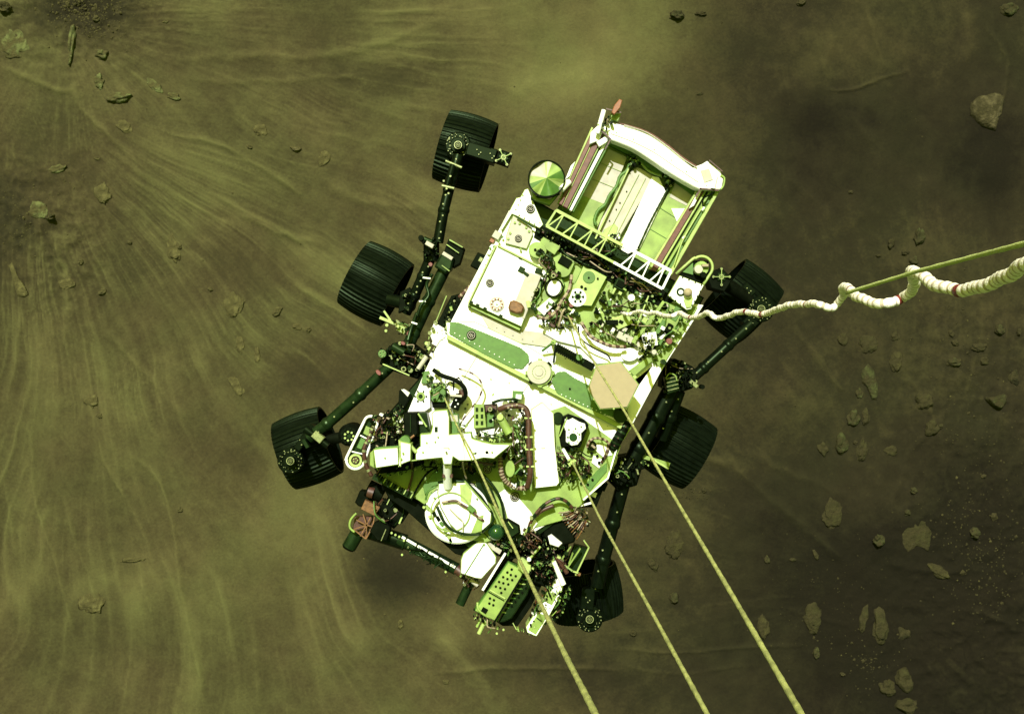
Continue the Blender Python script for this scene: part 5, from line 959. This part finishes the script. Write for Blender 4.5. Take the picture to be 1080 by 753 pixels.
b = MB(); b.prism([(581.4, 620), (586, 612), (595, 615), (591, 628), (580, 648), (566, 671), (556, 667), (554.7, 661)], -.08, .12, 'white', .004, side='palelime'); b.prism([(579, 621), (588, 627), (582, 638), (573, 633)], -.074, .03, 'lime', .002); b.prism([(568, 646), (577, 650), (565, 669), (557, 664)], -.074, .03, 'lime', .002); b.bar((566, 651, -.068), (571, 655, -.068), .9, 'dgreen', .01); b.prism([(594, 616), (584, 620), (586, 612), (592, 608)], -.07, .05, 'white', .003); clutter(b, [(578, 616), (594, 614), (590, 630), (566, 668), (556, 664), (572, 640)], 30, -.074, -.062, ['lime', 'palelime', 'dgreen', 'white', 'green', 'black'], .8, 3, 110, .05); clutter(b, [(586, 622), (596, 620), (590, 640), (572, 664), (568, 660)], 22, -.12, -.08, ['dgreen', 'black', 'palelime', 'lime'], 1, 4, 111, .1); clutter(b, [(542, 662), (560, 666), (566, 671), (548, 668)], 12, -.12, -.08, ['lime', 'palelime', 'green'], 1, 3.6, 85, 0); part(b, 'spectrometer', arm)
b = MB(); clutter(b, [(566, 632), (578, 618), (584, 610), (580, 628), (566, 650), (556, 656)], 46, -.12, -.05, ['brown', 'dgreen', 'palelime', 'black', 'white', 'rust'], 1, 3.6, 86, .2); clutter(b, [(578, 640), (592, 636), (598, 618), (604, 622), (596, 646), (584, 656)], 36, -.2, -.12, ['dgreen', 'green', 'black', 'lime'], 1, 4, 87, .1); part(b, 'turret_wiring', arm)
b = MB(); b.prism([(540, 575), (566, 560), (600, 572), (598, 602), (582, 622), (556, 612), (548, 596)], -.14, .22, 'black', .01); clutter(b, [(545, 580), (566, 562), (600, 575), (596, 600), (580, 616), (560, 606)], 230, -.12, -.02, ['black', 'dgreen', 'black', 'brown', 'green', 'dgreen', 'palelime', 'brown', 'black'], 1, 4.6, 88, .16, A, ('brown', 'black', 'dgreen', 'black')); part(b, 'turret', arm)
b = MB(); b.prism([(578, 566), (582, 564), (593, 573), (589, 577), (580, 574)], .0, .05, 'white', .005); b.rod((584, 592, -.02), (594, 616, -.04), 2.4, 'white', 3.2); b.rod((583, 591, -.02), (585, 598, -.02), 1.5, 'palelime'); b.rod((556, 592, .0), (570, 576, .0), 1.4, 'palelime'); b.cyl(558, 590, .01, .03, 2.2, 'white'); part(b, 'white_fitting', arm)
b = MB()
for a_, c_ in (((607, 606), (621, 577)), ((596, 602), (612, 578)), ((600, 594), (604, 583)), ((596, 596), (604, 602)), ((604, 602), (610, 604)), ((621, 577), (616, 570)), ((592, 590), (602, 576))): b.bar((*a_, -.10), (*c_, -.08), 1.4, 'palelime' if a_[0] > 600 else 'lime', .02)
b.prism([(596, 600), (608, 606), (620, 578), (606, 574)], -.16, .06, 'dgreen', .004); b.rod((607, 604, -.1), (612, 606, -.1), 2, 'copper'); b.rod((587, 588, -.04), (598, 604, -.06), 2.4, 'brown', n=8); part(b, 'support_frame', arm)
# copper coil fan and dark box
b = MB(); b.prism([(574, 545), (588, 534), (608, 536), (612, 548), (606, 572), (588, 578), (572, 566)], -.04, .2, 'black', .012)
for i in range(12):
    t = i/11; x0, y0 = lerp((588, 541), (608, 569), t); x1, y1 = lerp((606, 537), (622, 548), t*.9)
    b.tube([(x0, y0, -.01), ((x0+x1)/2, (y0+y1)/2+1, .01), (x1, y1, -.03)], .75, ['cloth', 'brown', 'copper'][i % 3], 4, 6)
clutter(b, [(588, 536), (620, 536), (624, 550), (612, 566), (600, 556)], 60, -.02, .03, ['brown', 'cloth', 'black', 'bolt', 'black', 'white'], .9, 3, 89, .1); part(b, 'copper_coil')
b = MB(); b.tube([(556, 566, .02), (560, 550, .06), (572, 534, .08), (586, 526, .08), (596, 528, .07), (604, 536, .04)], 1.7, 'dgreen', 8, 8, ('brown', 6, 3), .12); b.tube([(562, 546, .05), (572, 538, .06), (584, 533, .06)], 2.2, 'brown', 5); b.cyl(560.5, 546.5, .09, .05, 2, 'bolt'); b.rod((560, 552, .06), (553, 564, .02), 1.4, 'palelime'); part(b, 'arched_cable')
b = MB(); clutter(b, [(552, 556), (566, 560), (572, 572), (562, 584), (548, 576)], 90, -.03, .05, ['brown', 'copper', 'black', 'cloth', 'dgreen', 'brown', 'dgreen'], 1, 3.2, 90, .12, 40, ('brown', 'black')); part(b, 'wiring_knot')
# shoulder
b = MB(); b.cyl(482, 541, .03, .10, 34, 'white', n=48, ch=.012, top='white', ry=33); part(b, 'shoulder_disc', arm)
b = MB(); hexo = [(462, 509), (492, 508), (519, 541), (518, 552), (508, 561), (487, 566), (474, 553), (464, 535), (461, 520)]
b.prism(hexo, .09, .08, 'white', .008, side='lime'); b.tube([(x, y, .085) for x, y in hexo[:5]], 1.3, 'dgreen', 2, 8); b.prism([(485, 511), (493, 510), (498, 520), (496, 534), (486, 528)], .094, .01, 'palelime', .002); b.prism([(504, 545), (510, 543), (508, 560), (496, 564)], .096, .01, 'lime', .002); b.ring(475, 540, .10, .02, 20, 21.2, 'lime', 40)
b.dots([(455, 520), (459, 526), (503, 526)], .1, 1.0, 'green'); part(b, 'shoulder_cover', arm)
b = MB(); b.tube([(466, 530, .11), (480, 528, .12), (487, 532, .12), (497, 538, .12), (504, 545, .12), (510, 549, .1)], 1.2, 'brown', 6, 8, ('cloth', 8, 3), .1); b.box(497, 537, 8, 5, 40, .14, .04, 'green'); b.tube([(474, 536, .11), (482, 544, .12), (488, 550, .12), (488, 560, .11)], .6, 'tan', 5); b.tube([(461, 534, .1), (467, 548, .11), (476, 558, .11), (490, 563, .1), (507, 563, .09)], 1.5, 'dgreen', 6); part(b, 'shoulder_cable', arm)
b = MB()
for i in range(15):
    t = i/14; x = 449+26*t; y = 534+36*t+5*math.sin(t*3.1)*-1; b.box(x, y, 5.2, 3.4, 52+8*(i % 3), .03+.01*(i % 2), .09, ['dgreen', 'lime', 'black', 'palelime', 'green'][i % 5], .002)
b.dots([(447, 535), (453, 545), (462, 556), (470, 563)], .05, 1.6, 'palelime'); part(b, 'shoulder_gear', arm)
b = MB(); b.tube([(434, 526, .0), (441, 513, .03), (448, 502, .05), (456, 495, .06), (468, 492, .06), (486, 492, .06)], 1.1, 'black', 6); b.tube([(509, 500, .05), (519, 511, .06), (526, 522, .06), (530, 534, .05), (532, 548, .03)], 1.5, 'dgreen', 6); b.tube([(449, 527, .05), (452, 518, .06), (460, 513, .06)], 1.1, 'green', 5)
b.prism([(446, 512), (456, 499), (467, 493), (468, 509), (456, 513), (448, 522)], .012, .02, 'green', .002); b.prism([(476, 492), (500, 492), (506, 504), (494, 509), (477, 509)], .02, .02, 'dgreen', .002); b.prism([(500, 500), (505, 500), (519, 516), (526, 535), (516, 530), (503, 516)], .016, .02, 'dgreen', .002); b.bar((490, 507, .09), (517, 538, .09), 1.4, 'lime', .02); part(b, 'shoulder_skirt', arm)
b = MB(); clutter(b, [(490, 484), (500, 488), (502, 500), (490, 502)], 16, .05, .10, ['green', 'dgreen', 'brown', 'black'], 1.5, 5, 91, .1); b.tube([(488, 486, .28), (489, 495, .14), (492, 505, .08)], 1.0, 'cloth', 5); b.tube([(498, 486, .2), (508, 488, .14), (520, 490, .12)], 1.2, 'brown', 5); part(b, 'wiring_knot')
b = MB(); b.sphere(523.5, 561, .04, 8.8, 'glass'); part(b, 'dark_dome', None, 'glossy dark green dome beside the shoulder'); b = MB(); b.prism([(530, 551), (536, 547), (548, 554), (549, 562), (540, 568), (531, 564)], .04, .1, 'dgreen', .012, side='black'); b.bar((536, 550, .05), (541, 557, .05), 1, 'palelime'); clutter(b, [(512, 568), (532, 566), (546, 568), (548, 584), (530, 580)], 90, -.04, .02, ['dgreen', 'black', 'green', 'brown', 'black', 'dgreen'], 1, 4.6, 92, .2, A, ('black', 'dgreen', 'brown')); b.prism([(505, 572), (516, 568), (548, 566), (548, 588), (538, 590), (524, 586)], -.06, .1, 'black', .004); part(b, 'dark_housing')
b = MB(); b.prism([(400, 506), (440, 530), (470, 556), (496, 574), (506, 578), (500, 590), (480, 584), (448, 556), (430, 540), (410, 526)], -.06, .2, 'black', .006); part(b, 'front_skirt')

# ------------------------------------------------------------------ ropes, cord, umbilical
def zw(w_, r_): return CH-2*r_*F/w_
RR = .0053
def rope(pts, name, lab, m, rad, group=None, n=10):
    W_ = []
    for i in range(len(pts)-1):
        a_, c_ = P(*pts[i]), P(*pts[i+1]); L = max(2, int((c_-a_).length/.02))
        for k in range(L): W_.append(a_.lerp(c_, k/L))
    W_.append(P(*pts[-1])); b = MB(); s0 = 0; rr = []
    for i in range(len(W_)): rr.append(rad*(1+.07*math.sin(i*1.9)+.04*math.sin(i*.37)))
    b.tube3(W_, rr, m, n); o = b.done(name, None, W_[0]); tag(o, lab, 'rope' if name != 'cord' else 'cord', group); return o
rope([(469, 420, .10), (483, 451, .62), (498, 478, 1.3)]+[(548, 590, 3.30), (596, 690, 4.55), (640, 776, 5.15), (690, 862, 5.5)], 'bridle_rope', 'left bridle rope, from the mast foot across the drill to the bottom edge', 'rope', RR, 'bridle ropes holding the rover')
rope([(603.5, 487, .16), (632, 545, 2.2), (690, 650, 3.7), (745, 751, 4.50), (800, 850, 5.0)], 'bridle_rope', 'middle bridle rope, thinnest of the three, from the cross shaped fitting', 'rope', RR, 'bridle ropes holding the rover')
rope([(599, 333, .10), (630, 388, 1.3), (660, 436, 2.1), (706, 515, 3.1), (775, 632, 4.3), (846, 754, 4.98), (900, 848, 5.3)], 'bridle_rope', 'right bridle rope crossing over the tan hexagonal antenna', 'rope', RR, 'bridle ropes holding the rover')
UR = .0118
def umbilical():
    key = [(610, 331, 3.0), (618, 332, 3.2), (624, 329.5, 3.4), (633, 331, 3.6), (642, 328, 3.8), (650, 328, 3.8), (661, 331.5, 4), (668, 330, 4), (676, 328.5, 4.2), (684, 331, 4.4), (692, 330, 4.6), (700, 333, 4.8), (709, 333.5, 5), (716, 330, 5), (722, 333, 5.2), (727, 335, 5.4), (738, 334, 5.6), (746, 330, 5.8), (753, 334, 6), (757, 336, 6), (768, 333, 6.2), (780, 329, 6.4), (792, 330, 6.6),
           (803, 332, 6.8), (815, 328, 7), (826, 324, 7.4), (838, 321, 7.6), (848, 321, 7.8), (858, 320.5, 8), (866, 322, 8.2), (876, 325.5, 8.2), (884, 319, 8.2), (890, 311, 8.4), (889, 304, 9), (894, 303.5, 9.6), (900, 310, 10.4), (908, 315, 10.8), (920, 319, 11), (932, 320, 11.2), (944, 318.5, 11.2), (954, 313, 11.2), (963, 304, 11.6), (964, 294, 12.2), (962, 286.5, 12.8), (970, 289, 13.2), (980, 297, 13.6), (994, 303, 14), (1010, 306, 14.4), (1026, 304.5, 15), (1044, 299, 15.6), (1062, 291, 16.4), (1080, 280, 17.4), (1100, 266, 18.4)]
    pts = [P(x, y, zw(w_, UR)) for x, y, w_ in key]
    raw = spline(pts, 10); acc = [0]
    for i in range(1, len(raw)): acc.append(acc[-1]+(raw[i]-raw[i-1]).length)
    # resample evenly
    st = .0045; out = []; j = 0; d = 0
    while d < acc[-1]:
        while acc[j+1] < d: j += 1
        t = (d-acc[j])/max(1e-9, acc[j+1]-acc[j]); out.append(raw[j].lerp(raw[j+1], t)); d += st
    rr = []; b = MB(); red = {int(q_/st) for q_ in (.3, .75, 1.35, 2.2, 3.0, 3.75, 4.6, 5.2, 5.75, 6.1)}
    pp = list(out)
    for i in range(len(out)):
        ph = (i % 5)/5; rr.append(UR*(.80 if i % 5 == 0 else 1.0-.10*ph))
        q_ = UR*.13*max(.2, min(1, i*.02)); out[i] = pp[i]+Vector((math.sin(i*.31)*q_, math.cos(i*.27)*q_, math.cos(i*.31)*q_))
    N = len(out); reds = set()
    import bisect
    for kx in (786, 803, 655, 700, 945, 1010, 728, 850, 620, 897): 
        best = min(range(N), key=lambda i: abs((out[i].x/(CH+ZD-out[i].z)*F+540)-kx)+ (40 if out[i].z < ZD else 0)); reds.update(range(best, best+(3 if kx < 900 else 5)))
    b.tube3(out, rr, 'wrap', 12, lambda i: 'red' if i in reds else ('seam' if i % 5 == 4 else 'wrap'), True)
    o = b.done('umbilical_cable', None, out[0]); tag(o, 'coiled pale wrapped umbilical cable with dark red bands, leading off to the right', 'cable')
    return o
umbilical()
rope([(893, 309, zw(4.2*.9, .0036)), (963, 287.5, zw(5.2*.86, .0036)), (1030, 270, zw(6.2*.86, .0036)), (1085, 256, zw(7.4*.86, .0036)), (1120, 247, zw(8.2*.86, .0036))], 'cord', 'straight thin yellow green cord running through the umbilical loops to the right edge', 'cord', .0036)
